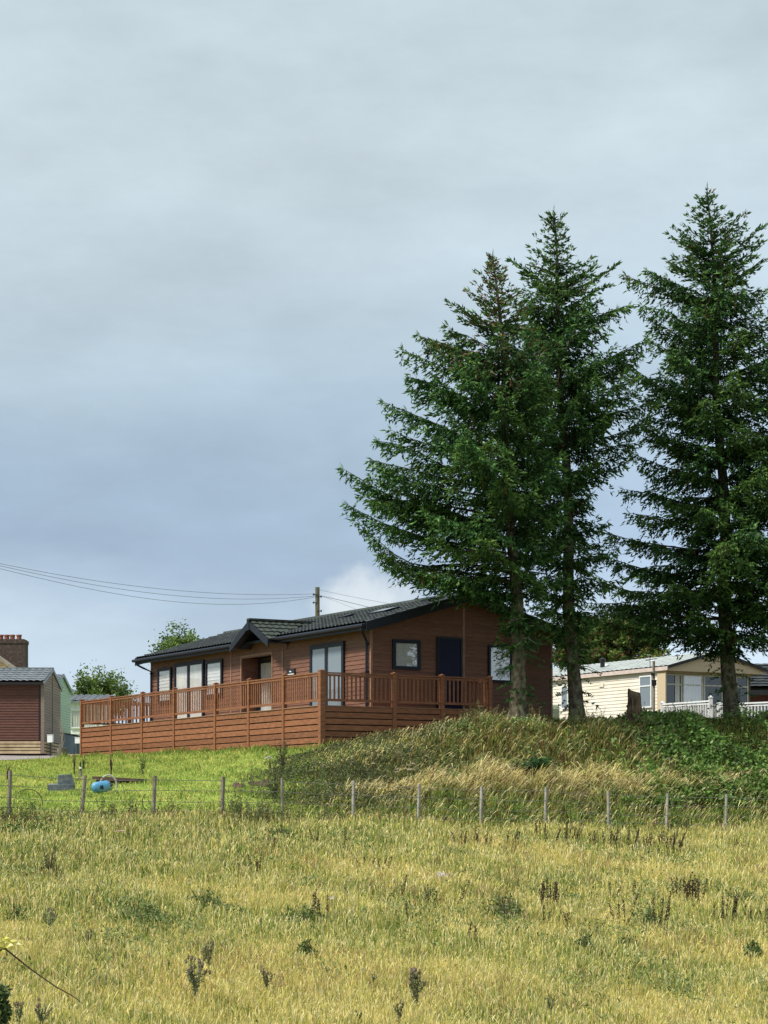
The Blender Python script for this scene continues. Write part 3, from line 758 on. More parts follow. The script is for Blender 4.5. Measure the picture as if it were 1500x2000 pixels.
# ------------------------------------------------------------------ dark lodge at the right edge
RP = Vector((15.55, 94.0, 3.2))
rl = thing('lodge', 'dark red lodge with dark striped roof, partly seen at the right edge', 'lodge', RP, R(-4))
mb = MB(); siding(mb, (0, 0, 0), AX, NY, lambda z: (0, 9), 3.0, 5.35, .15); siding(mb, (0, 0, 0), AY, NX, lambda z: (0, 6), 3.0, 5.35, .15); mb.build('wall', M['red_lodge'], rl)
MB().box(.03, 9, .03, 6, 3.0, 5.3).build('wall_core', M['dark'], rl)
r = MB(); tiles(r, (-.6, 2.6, 6.75), AX, Vector((0, -1, -.38)), Vector((0, -.38, 1)), 10, 3.4, period=.35, amp=.015, course=.36, step=.05)
tiles(r, (-.6, 2.6, 6.75), AX, Vector((0, 1, -.38)), Vector((0, .38, 1)), 10, 3.4, period=.35, amp=.015, course=.36, step=.05)
r.build('roof', M['roof'], rl)
MB().box(-.55, 9, -.58, -.52, 5.2, 5.42).build('fascia', M['plain_dark'], rl)
window(rl, 'window', (0, -.02, 0), AX, NY, .15, .95, 4.0, 4.95, .07, fmat='red_lodge', gmat='glass_blue')
window(rl, 'window', (0, -.02, 0), AX, NY, 1.25, 3.0, 4.0, 4.95, .07, fmat='red_lodge', gmat='glass_blue')
for k, (px_, hh) in enumerate(((1474, .5),)):
    p = P(px_, 1370, 91); p.z = 3.3
# grey-green box at the lodge corner
gp = P(1082, 1397, 70); gb = thing('storage_box', 'small grey-green plastic box at the right end of the long brown lodge', 'box', (gp.x, gp.y, 2.9))
MB().box(-.16, .16, -.2, .2, 2.9, 3.42).build('box_body', M['olivebox'], gb)
MB().tube([(-.16, 0, 3.41), (.16, 0, 3.41)], .19, 12).build('lid', M['olivebox'], gb)

# ------------------------------------------------------------------ brown chalet at the left edge
BP = Vector((-12.22, 79.0, 2.2))
bc = thing('chalet', 'brown clad chalet with grey tiled roof on pale slatted skirting, at the left edge', 'chalet', BP, 0)
BD = 4.1; ze, zr = 4.88, 5.42
mb = MB(); siding(mb, (0, 0, 0), Vector((-1, 0, 0)), NY, lambda z: (.12, 9), 2.78, ze, .095)
mb.build('front_wall', M['brown2'], bc)
MB().box(-.17, -.10, -.026, .0, 2.78, ze).build('corner_strip', M['plain_dark'], bc)
mb = MB(); siding(mb, (0, 0, 0), AY, Vector((1, 0, 0)), lambda z: (0, BD) if z < ze else ((z - ze) / (zr - ze) * BD / 2, BD - (z - ze) / (zr - ze) * BD / 2) if z < zr else None, 2.78, zr - .01, .095)
mb.build('gable_wall', M['brown3'], bc)
MB().box(-.09, .03, -.035, .04, 2.3, ze).build('corner_trim', M['brown3'], bc); MB().box(.0, .034, BD / 2 - .02, BD / 2 + .02, 2.78, zr - .05).build('joint_strip', M['siding_trim'], bc)
MB().box(-9, -.03, .03, BD - .03, 2.2, ze).build('wall_core', M['dark'], bc)
r = MB(); lS = math.hypot(BD / 2 + .18, (zr - ze) * (BD / 2 + .18) / (BD / 2)); k_ = (zr - ze) / (BD / 2)
for s_ in (-1, 1): tiles(r, (-9.2, BD / 2, zr + .04), AX, Vector((0, s_, -k_)), Vector((0, s_ * k_, 1)), 9.25, lS, period=.24, amp=.035, course=.36, step=.03)
rf = r.build('roof', M['roof_grey'], bc)
mb = MB()
for s_ in (-1, 1):
    ye = BD / 2 + s_ * (BD / 2 + .2); z_ = zr - k_ * (BD / 2 + .2)
    mb.hexa([(.02, ye, z_ - .06), (.06, ye, z_ - .06), (.06, BD / 2, zr - .04), (.02, BD / 2, zr - .04), (.02, ye, z_ + .06), (.06, ye, z_ + .06), (.06, BD / 2, zr + .08), (.02, BD / 2, zr + .08)])
mb.bar((-9.2, BD / 2, zr + .08), (.06, BD / 2, zr + .08), .16, .05)
mb.build('verge_trim', M['roof_grey'], bc)
MB().box(-9.2, .02, -.23, -.17, ze - .12, ze - .03).build('gutter', M['plain_dark'], bc)
mb = MB()
for k in range(4):
    z = 2.30 + k * .118; mb.box(-9, -2.42, -.03, -.0, z, z + .088); mb.box(-2.38, -.1, -.03, -.0, z, z + .088); mb.box(.002, .03, .05, BD, z, z + .088)
mb.build('skirting', M['pale_wood'], bc)
MB().box(-9, -.02, .01, .02, 2.1, 2.77).build('skirting_backing', M['dark'], bc)

# green caravan behind it
GP = Vector((-12.57, 83.5, 2.3))
gc = thing('static_caravan', 'pale green clad caravan squeezed between the brown chalet and the white caravan', 'static caravan', GP, 0)
BD2 = 4.8; ze2, zr2 = 5.02, 5.55
mb = MB(); siding(mb, (0, 0, 0), AY, Vector((1, 0, 0)), lambda z: (0, BD2) if z < ze2 else ((z - ze2) / (zr2 - ze2) * BD2 / 2, BD2 - (z - ze2) / (zr2 - ze2) * BD2 / 2) if z < zr2 else None, 2.5, zr2 - .01, .1)
siding(mb, (0, 0, 0), Vector((-1, 0, 0)), NY, lambda z: (0, 8), 2.5, ze2, .13)
mb.build('wall', M['green_clad'], gc)
k2 = (zr2 - ze2) / (BD2 / 2); r = MB()
for s_ in (-1, 1): tiles(r, (-8, BD2 / 2, zr2 + .03), AX, Vector((0, s_, -k2)), Vector((0, s_ * k2, 1)), 8.08, math.hypot(BD2 / 2 + .15, k2 * (BD2 / 2 + .15)), period=.25, amp=.03)
r.build('roof', M['roof_grey'], gc)
mb = MB()
for s_ in (-1, 1):
    ye = BD2 / 2 + s_ * (BD2 / 2 + .2); z_ = zr2 - k2 * (BD2 / 2 + .2)
    mb.hexa([(.04, ye, z_ - .06), (.09, ye, z_ - .06), (.09, BD2 / 2, zr2 - .05), (.04, BD2 / 2, zr2 - .05), (.04, ye, z_ + .05), (.09, ye, z_ + .05), (.09, BD2 / 2, zr2 + .07), (.04, BD2 / 2, zr2 + .07)])
mb.build('verge_trim', M['roof_grey'], gc)

# white caravan behind
WP = Vector((-12.75, 100.0, 2.6))
wc = thing('static_caravan', 'white caravan with grey roof and net-curtained window behind the left end of the deck', 'static caravan', WP, 0)
mb = MB(); siding(mb, (0, 0, 0), Vector((-1, 0, 0)), NY, lambda z: (0, 9), 2.6, 5.22, .3); siding(mb, (0, 0, 0), AY, Vector((1, 0, 0)), lambda z: (0, 3.6), 2.6, 5.22, .3); mb.build('wall', M['white'], wc)
MB().box(-9, -.03, .03, 3.6, 2.6, 5.2).build('wall_core', M['dark'], wc)
r = MB()
for s_ in (-1, 1): tiles(r, (-9.2, 1.8, 5.66), AX, Vector((0, s_, -.19)), Vector((0, s_ * .19, 1)), 9.5, 2.03, period=.3, amp=.035, course=.4, step=.03)
r.build('roof', M['roof_grey'], wc)
mb = MB()
mb.hexa([(.28, -.22, 5.22), (.34, -.22, 5.22), (.34, 1.8, 5.6), (.28, 1.8, 5.6), (.28, -.22, 5.34), (.34, -.22, 5.34), (.34, 1.8, 5.72), (.28, 1.8, 5.72)])
mb.box(-9.2, .3, -.26, -.2, 5.2, 5.29); mb.build('verge_trim', M['roof_grey'], wc)
window(wc, 'window', (0, -.02, 0), AX, NY, -1.5, -.3, 4.05, 4.92, .06, fmat='white', behind='curtain')

# old house far left with the big chimney
HP = Vector((-30.0, 124.0, 3.0))
oh = thing('old_house', 'old house with mossy brown hipped roof and large dark chimney at the far left', 'house', HP, 0)
MB().box(-10, 11.0, .5, 12, 2.0, 6.4).build('wall', M['brick'], oh)
ez = 6.4; rz_ = 10.3
mb = MB(); e = [(-10, 0, ez), (11.9, 0, ez), (11.9, 12, ez), (-10, 12, ez)]; rd = [(-10, 6, rz_), (6.0, 6, rz_)]
mb.add(e + rd, [(0, 1, 5, 4), (1, 2, 5), (2, 3, 4, 5), (3, 0, 4)]); orf = mb.build('roof', M['oldroof'], oh)
MB().bar((6.0, 6, rz_ + .05), (11.9, 0, ez + .05), .32, .14).build('hip_coping', M['planter'], orf)
cz0, cz1 = 7.0, 10.55
mb = MB(); mb.box(6.2, 8.78, 6.0, 7.3, cz0, cz1 - .25); mb.box(6.16, 8.82, 5.96, 7.34, cz1 - .25, cz1 - .05); mb.box(6.2, 8.75, 6, 7.3, cz1 - .05, cz1); chm = mb.build('chimney', M['brick'], orf)
for k, px in enumerate((1.5, 13, 24, 37)):
    x = (px - CX) / F * 130.6 - HP.x
    MB().lathe((x, 6.65, cz1), [(.15, 0), (.14, .2), (.17, .22), (.17, .3), (.10, .31)], 10).build('chimney_pot', M['clay'], oh if False else orf)

# grey cabinet, meter boxes, planter beside the brown chalet
q = P(138, 1475, 80.5); q.z = 2.1
cb = thing('oil_tank', 'tall blue-grey tank with sloping dark lid between the brown chalet and the deck', 'tank', q)
mb = MB(); v = [(-.34, -.3), (.34, -.3), (.34, .4), (-.34, .4)]
mb.hexa([(x * .88, y, 2.05) for x, y in v] + [(x, y, 3.07 - .12 * (x + .34) / .68) for x, y in v]); mb.build('tank_body', M['tank'], cb)
mb = MB(); mb.hexa([(x * 1.06, y * 1.06, 3.075 - .12 * (x + .34) / .68) for x, y in v] + [(x * 1.06, y * 1.06, 3.12 - .12 * (x + .34) / .68) for x, y in v]); mb.build('lid', M['plain_dark'], cb)
for (px, pyt, pyb, Y, nm) in ((98.5, 1436, 1450, 78.2, 'white meter box on a post in front of the brown chalet gable'), (152.5, 1441, 1452, 78.6, 'white meter box on a dark post at the left end of the deck')):
    q = P(px, 1475, Y); q.z = hz(q.x, q.y) - .02
    o = thing('meter_box', nm, 'meter box', q, R(-12)); zt = (HY - pyt) / F * Y; zb = (HY - pyb) / F * Y
    mb = MB(); mb.box(-.1, .1, -.06, .06, zb, zt); mb.box(-.11, .11, -.07, .07, zt, zt + .02); mb.build('box', M['white'], o)
    MB().box(-.02, .02, -.02, .02, q.z, zb).build('post', M['plain_dark'], o)
q = P(121, 1476, 77.6); q.z = hz(q.x, q.y)
pt = thing('planter', 'weathered barrel planter with dry stems in front of the blue-grey tank', 'planter', q)
MB().lathe((0, 0, q.z), [(.14, 0), (.18, .3), (.19, .31), (.17, .32)], 12).build('pot', M['planter'], pt)
mb = MB()
for k in range(9):
    a = random.uniform(0, 6.28); h = random.uniform(.5, 1.35); rr = random.uniform(.05, .3)
    mb.tube([(0, 0, q.z + .3), (math.cos(a) * rr * .4, math.sin(a) * rr * .4, q.z + .3 + h * .5), (math.cos(a) * rr - .15, math.sin(a) * rr, q.z + .3 + h)], [.012, .009, .003], 4)
mb.build('stems', M['deadtwig'], pt)
# pale plank lying at the deck end
q = P(149, 1478, 76.6); q.z = hz(q.x, q.y)
o = MB().hexa([(q.x - .3, q.y, q.z), (q.x + .25, q.y - .02, q.z), (q.x + .25, q.y + .5, q.z), (q.x - .3, q.y + .5, q.z), (q.x - .3, q.y, q.z + .1), (q.x + .25, q.y - .02, q.z + .1), (q.x + .25, q.y + .5, q.z + .1), (q.x - .3, q.y + .5, q.z + .1)]).build('timber_step', M['pale_wood'])
tag(o, 'pale yellow timber step on the ground at the left foot of the deck', 'step')

# ------------------------------------------------------------------ utility pole and cables
q = P(620, 1147, 100.0)
up = thing('utility_pole', 'weathered wooden utility pole rising behind the lodge roof', 'utility pole', (q.x, q.y, 2.5))
MB().tube([(0, 0, 2.5), (0, 0, q.z)], [.13, .10], 10).build('pole', M['pole'], up)
mb = MB()
for z, s_ in ((q.z - .35, -1), (q.z - .72, -1), (q.z - 1.1, 1), (q.z - .45, 1)): mb.bar((0, -.1, z), (s_ * .2, -.1, z + .02), .03, .03); mb.lathe((s_ * .17, -.1, z - .03), [(.03, 0), (.04, .04), (.03, .09)], 8)
mb.build('insulators', M['plain_dark'], up)
def cable(pts_px, label, r=.0095, n=40, name='cable'):
    """pts_px: (px,py,Y) control points; smooth curve through them"""
    pts = [P(*p) for p in pts_px]; ts = [0]
    for a, b in zip(pts_px, pts_px[1:]): ts.append(ts[-1] + abs(b[0] - a[0]))
    A_ = np.array([[p.x, p.y, p.z] for p in pts]); t = np.array(ts) / ts[-1]; deg = min(3, len(pts) - 1)
    co = [np.polyfit(t, A_[:, k], deg) for k in range(3)]
    mb = MB(); tt = np.linspace(0, 1, n)
    mb.tube([(np.polyval(co[0], s), np.polyval(co[1], s), np.polyval(co[2], s)) for s in tt], r, 5)
    o = mb.build(name, M['cable']); tag(o, label, 'cable', 'overhead cables on the utility pole'); return o
cable([(-160, 1065, 84), (0, 1098, 88), (160, 1133, 92), (400, 1156, 97), (616, 1160, 100)], 'topmost overhead cable running left from the wooden pole')
cable([(-160, 1066, 84), (0, 1104, 88), (200, 1146, 93), (420, 1168, 97.5), (616, 1164, 100)], 'middle overhead cable running left from the wooden pole')
cable([(-160, 1072, 84), (0, 1110, 88), (150, 1146, 91.5), (400, 1179, 97), (616, 1166, 100)], 'lowest, most sagging overhead cable left of the wooden pole')
cable([(624, 1152, 100), (700, 1168, 101), (790, 1184, 103)], 'upper thin cable running right from the wooden pole', .007)
cable([(624, 1163, 100), (680, 1176, 102), (760, 1196, 104)], 'thick cable running right from the wooden pole down to the roof', .011)
cable([(624, 1163, 100), (660, 1176, 99), (720, 1200, 98)], 'faint cable running steeply right from the wooden pole', .008)
for i, (a, b) in enumerate(((1253, 1262), (1259, 1258), (1268, 1272))):
    cable([(1290, a, 140), (1400, (a + b) / 2 + 2, 140), (1560, b, 140)], ['highest', 'middle', 'lowest'][i] + ' faint cable crossing the sky behind the rightmost full spruce', .015)

# ------------------------------------------------------------------ stock fence
fence = thing('wire_fence', 'post and wire stock fence between the meadow and the lawn and bank', 'fence', (-7.84, 46.0, 0.0))
fpx = [(20, 1505, 16), (166, 1514, 163), (303, 1515, 298), (436, 1517, 433), (551, 1519, 552), (691, 1525, 689), (819, 1531, 816), (941, 1536, 938), (1067, 1538, 1064), (1188, 1545, 1189), (1304, 1549, 1301), (1419, 1551, 1417)]
tops = []
for i, (tx, ty, bx_) in enumerate(fpx):
    Y = 46 + 10 * i / 11
    T = P(tx, ty, Y); B = P(bx_, 1590, Y); B.z = hz(B.x, Y) - .2
    if i == 1: B = P(157, 1590, Y); B.z = hz(B.x, Y) - .2
    tops.append((B, T))
B0, T0 = tops[0]; B1, T1 = tops[1]; stepL = (T0 - T1); tops.insert(0, (B0 + Vector((-1.6, -.9, 0)), T0 + Vector((-1.6, -.9, .02))))
Bn, Tn = tops[-1]
for k in (1, 2): tops.append((Bn + Vector((1.45 * k, .9 * k, 0)), Tn + Vector((1.45 * k, .9 * k, 0))))
for i, (B, T) in enumerate(tops):
    mb = MB(); n = 4; pts = [B.lerp(T, t) - Vector((-7.84, 46, 0)) for t in (0, .3, .6, 1)]
    rr = .046 if i < 5 else .037
    mb.tube(pts, [rr * random.uniform(.9, 1.1) for _ in pts], 7)
    mb.build('post', M['post_pale'] if i >= 6 else M['post'], fence, label='pale silvery post' if i >= 6 else None)
for k, fr_ in enumerate((.10, .35, .62, .85)):
    mb = MB(); pts = []
    for i, (B, T) in enumerate(tops):
        p = T + Vector((0, -.06, 0)) + (Vector((B.x, B.y, T.z - 1.0)) - T) * fr_ * .9 - Vector((-7.84, 46, 0))
        pts.append(p)
        if i < len(tops) - 1:
            B2, T2 = tops[i + 1]; p2 = T2 + Vector((0, -.06, 0)) + (Vector((B2.x, B2.y, T2.z - 1.0)) - T2) * fr_ * .9 - Vector((-7.84, 46, 0))
            pts.append((p + p2) / 2 - Vector((0, 0, random.uniform(.0, .03))))
    mb.tube(pts, .0055, 4); mb.build('wire', M['wire'], fence)
# loose hoops of old wire hanging at the fence
for (cx_, cy_, r_, lab) in ((165 / 3 - 0 + 0, 1569, 28, 'loose hoop of black pipe in the grass by the leftmost fence post'), (287, 1566, 9, 'short bent loop of black pipe against the third fence post from the left')):
    Y = 46.5 if cx_ < 100 else 47.6
    mb = MB(); pts = []
    for k in range(15):
        a = math.pi * (1.05 - 1.1 * k / 14) if cx_ < 100 else math.pi * (.55 + 1.0 * k / 14)
        pts.append(P(cx_ + r_ * math.cos(a), cy_ - r_ * (1 if cx_ < 100 else 1.7) * math.sin(a), Y))
    mb.tube(pts, .009, 6); o = mb.build('pipe_hoop', M['plain_dark']); tag(o, lab, 'pipe')

# ------------------------------------------------------------------ junk on the lawn
def ground_at_px(px, py, y0=46.5, y1=80):
    best = None
    for Y in np.linspace(y0, y1, 400):
        X = (px - CX) / F * Y; z = hz(X, Y); p = HY - F * z / Y
        if p <= py: return Vector((X, Y, z))
    return Vector(((px - CX) / F * y1, y1, hz((px - CX) / F * y1, y1)))
q = ground_at_px(200, 1551)
gc_ = thing('gas_cylinder', 'blue gas cylinder lying on its side in the lawn grass by a bent pipe', 'gas cylinder', (q.x, q.y, q.z), R(24))
gc_.rotation_euler = (0, -.16, R(24)); gc_.scale = (1.08, 1.08, 1.08); gc_.location.z += .05
rc = .125
mb = MB(); prof = [(.02, -.225), (.075, -.22), (.11, -.195), (rc, -.15), (rc, .105), (.115, .16), (.08, .195), (.04, .215)]
vs_ = []; n = 20
for r_, a_ in prof:
    for k in range(n):
        t = 2 * math.pi * k / n; vs_.append((a_, r_ * math.cos(t), q.z + rc * .92 + r_ * math.sin(t)))
fs_ = [(i * n + k, i * n + (k + 1) % n, (i + 1) * n + (k + 1) % n, (i + 1) * n + k) for i in range(len(prof) - 1) for k in range(n)] + [tuple(range(n)), tuple((len(prof) - 1) * n + k for k in range(n))]
mb.add(vs_, fs_); mb.build('body', M['blue'], gc_, smooth=True)
mb = MB(); mb.tube([(.20, 0, q.z + .115), (.26, 0, q.z + .115)], .022, 8); mb.build('valve', M['rust'], gc_)
mb = MB(); pts = [(.20 + .012 * math.sin(k), .10 * math.cos(k * .52), q.z + .115 + .10 * math.sin(k * .52)) for k in range(13)]; mb.tube(pts, .011, 6); mb.build('collar', M['rust'], gc_)
mb = MB(); mb.box(-.07, -.04, -rc - .008, -rc + .02, q.z + .07, q.z + .15); mb.box(-.03, -.0, -rc - .008, -rc + .02, q.z + .06, q.z + .15); mb.build('stencil_mark', M['plain_dark'], gc_)
# pale hose arching over it
q2 = q + Vector((0, .35, 0))
mb = MB(); pts = []
for k in range(17):
    a = math.pi * (1.0 - 1.12 * k / 16); pts.append((q2.x + .10 + .20 * math.cos(a), q2.y, q2.z + .22 + .24 * math.sin(a)))
mb.tube(pts, .022, 7); o = mb.build('hose', M['hose']); tag(o, 'pale bent hose arching over the blue gas cylinder', 'hose')
# grey machine block: two stepped blocks
q = ground_at_px(122, 1546)
o = thing('concrete_block', 'grey stepped concrete lump lying in the grass left of the blue cylinder', 'concrete block', q, R(14)); o.scale = (1.2, 1.2, 1.15)
mb = MB(); z = q.z
mb.hexa([(-.30, -.22, z - .05), (.24, -.22, z - .05), (.26, .22, z - .05), (-.26, .22, z - .05), (-.33, -.2, z + .13), (.2, -.2, z + .15), (.24, .22, z + .19), (-.24, .2, z + .17)]); mb.build('base_slab', M['concrete'], o)
mb = MB(); mb.hexa([(-.10, -.14, z + .13), (.27, -.12, z + .0), (.30, .2, z + .0), (-.08, .2, z + .14), (-.10, -.12, z + .34), (.18, -.1, z + .37), (.2, .2, z + .37), (-.08, .2, z + .36)]); mb.build('upper_block', M['concrete'], o)
# dark steel channel lying behind the cylinder
q = ground_at_px(225, 1532); a_ = P(188, 1519, q.y + .3); b_ = P(276, 1524, q.y - .2)
o = thing('steel_channel', 'long dark rusty steel channel lying on the lawn behind the blue cylinder', 'steel beam', (a_.x, a_.y, q.z))
mb = MB(); e_ = Vector((b_.x - a_.x, b_.y - a_.y, 0)); l = e_.length; e_.normalize()
za, zb_ = a_.z, b_.z
mb.bar((0, 0, za), (e_.x * l, e_.y * l, zb_), .40, .07); mb.build('flange', M['rust'], o)
mb = MB(); mb.bar((.02, -.08, za - .09), (e_.x * l * .72, e_.y * l * .72 - .08, zb_ - .08), .05, .24); mb.build('web', M['rust'], o)
# stake / standpipe with a low slab
q = ground_at_px(157, 1520)
o = thing('standpipe', 'short dark standpipe with a tap rising from a low slab on the lawn', 'standpipe', q)
MB().tube([(0, 0, q.z), (0, 0, q.z + .22)], .045, 8).build('base', M['post'], o)
MB().tube([(0, 0, q.z + .22), (0, 0, q.z + .45)], [.03, .012], 8).build('pipe', M['plain_dark'], o)
MB().box(-.03, .03, -.05, .05, q.z + .25, q.z + .3).build('tap', M['white'], o)
q = ground_at_px(150, 1524)
MBs = MB().box(-.26, .2, -.12, .12, -.03, .05)
o = MBs.build('stone_slab', M['concrete']); o.location = q; o.rotation_euler = (0, 0, .2); tag(o, 'low grey slab lying on the lawn at the foot of the standpipe', 'slab')
# debris by the bank edge
q = ground_at_px(492, 1534); mb = MB()
for k in range(14):
    x, y = random.uniform(-.4, .5), random.uniform(-.5, .5); r_ = random.uniform(.05, .13); zz = hz(q.x + x, q.y + y)
    mb.lathe((q.x + x, q.y + y, zz - .03), [(r_, 0), (r_ * 1.05, r_ * .5), (r_ * .5, r_ * 1.1), (.01, r_ * 1.2)], 7)
M['soil'] = mat('turned soil and stones', (.16, .11, .075), (.08, .055, .038), rough=1, scale=12, bump=.8)
tag(mb.build('soil_heap', M['soil']), 'small brown heap of soil clods at the foot of the bank', 'soil heap')
# white litter / pale stick in the meadow
q = P(234, 1612, 43.5); q.z = hz(q.x, q.y) + .22
tag(MB().tube([(q.x - .12, q.y, q.z), (q.x + .1, q.y, q.z + .015)], .012, 5).build('pale_stick', M['deck_pale']), 'short pale stick lying on the grass tops in the left meadow', 'stick')

# ------------------------------------------------------------------ tree stump
q = P(1240, 1400, 61.8); q.z = hz(q.x, q.y) - .15
o = thing('tree_stump', 'tall broken tree stump on the bank in front of the cream caravan', 'tree stump', q)
mb = MB(); vs_ = []; n = 16; zt = (HY - 1350) / F * 61.8
lev = [(0, .34), (.1, .27), (.25, .225), (.5, .2), (.72, .19), (.9, .185), (1.0, .17)]
for f, r_ in lev:
    for k in range(n):
        a = 2 * math.pi * k / n; rr = r_ * (1 + .10 * math.sin(3 * a + f * 2) + .07 * math.sin(7 * a + f * 5)); x = rr * math.cos(a); y = rr * math.sin(a)
        top = zt + (.05 if x < -.02 else -.10) - .25 * max(0, -y); z = q.z + (top - q.z) * f
        if f == 1.0 and k % 3 == 0: z += .05
        vs_.append((x - .03 * f, y, z))
fs_ = [(i * n + k, i * n + (k + 1) % n, (i + 1) * n + (k + 1) % n, (i + 1) * n + k) for i in range(len(lev) - 1) for k in range(n)] + [tuple((len(lev) - 1) * n + k for k in range(n))]
mb.add(vs_, fs_); mb.build('trunk', M['stump'], o)
for (a, z0_) in ((3.3, .38), (2.9, .25), (4.4, .12)):
    MB().lathe((.19 * math.cos(a), .19 * math.sin(a), q.z + .15 + z0_), [(.03, -.04), (.06, 0), (.05, .05), (.01, .08)], 8).build('burl', M['stump'], o)
# ------------------------------------------------------------------ foliage generators
def unit(v): return v / np.maximum(np.linalg.norm(v, axis=-1, keepdims=True), 1e-6)
def diamonds(name, base, vec, width, col, material, parent=None, fold=.25, zoff=0, widest=.45):
    """one folded leaf/shoot per row: base point, direction*length, width; two triangles-pairs"""
    n = len(base); d = unit(vec)
    r = unit(np.cross(d, unit(rng.normal(size=(n, 3)))))
    up = np.cross(r, d)
    mid = base + vec * widest
    a = base; b = mid + r * (width[:, None] * .5) + up * (width[:, None] * fold); c = base + vec; e = mid - r * (width[:, None] * .5) + up * (width[:, None] * fold)
    v = np.stack([a, b, c, e], 1).reshape(-1, 3); v[:, 2] -= zoff
    i = np.arange(n)[:, None] * 4
    f = np.concatenate([i + 0, i + 1, i + 2, i + 0, i + 2, i + 3], 1).ravel()
    return np_mesh(name, v, f, np.full(n * 2, 3), material, parent, colors=np.repeat(col, 4, 0))
def blades(name, x, y, z, h, w, lean, az, col, material, parent=None, head=None):
    """grass blades: tapered, curved; head = fraction of width kept near the tip (seed heads)"""
    n = len(x); face = rng.uniform(0, np.pi, n)
    rx, ry = np.cos(face) * w * .5, np.sin(face) * w * .5
    lx, ly = np.cos(az) * lean * h, np.sin(az) * lean * h
    def lv(t, wf, zz): return np.stack([x + lx * t * t - rx * wf, y + ly * t * t - ry * wf, z + h * zz], 1), np.stack([x + lx * t * t + rx * wf, y + ly * t * t + ry * wf, z + h * zz], 1)
    a0, a1 = lv(0, .8, 0.0); 
    hd = np.full(n, 1.0) if head is None else head
    b0, b1 = lv(.6, hd if head is None else .45, .62)
    tip = np.stack([x + lx, y + ly, z + h * (1 - .25 * lean * lean)], 1)
    if head is None:
        v = np.stack([a0, a1, b1, b0, tip], 1).reshape(-1, 3); i = np.arange(n)[:, None] * 5
        f = np.concatenate([i, i + 1, i + 2, i + 3, i + 3, i + 2, i + 4], 1).ravel(); sz = np.tile([4, 3], n); cN = np.repeat(col, 5, 0)
    else:
        c0, c1 = lv(.85, hd, .86)
        v = np.stack([a0, a1, b1, b0, c1, c0, tip], 1).reshape(-1, 3); i = np.arange(n)[:, None] * 7
        f = np.concatenate([i, i + 1, i + 2, i + 3, i + 3, i + 2, i + 4, i + 5, i + 5, i + 4, i + 6], 1).ravel(); sz = np.tile([4, 4, 3], n); cN = np.repeat(col, 7, 0)
    return np_mesh(name, v, f, sz, material, parent, colors=cN)

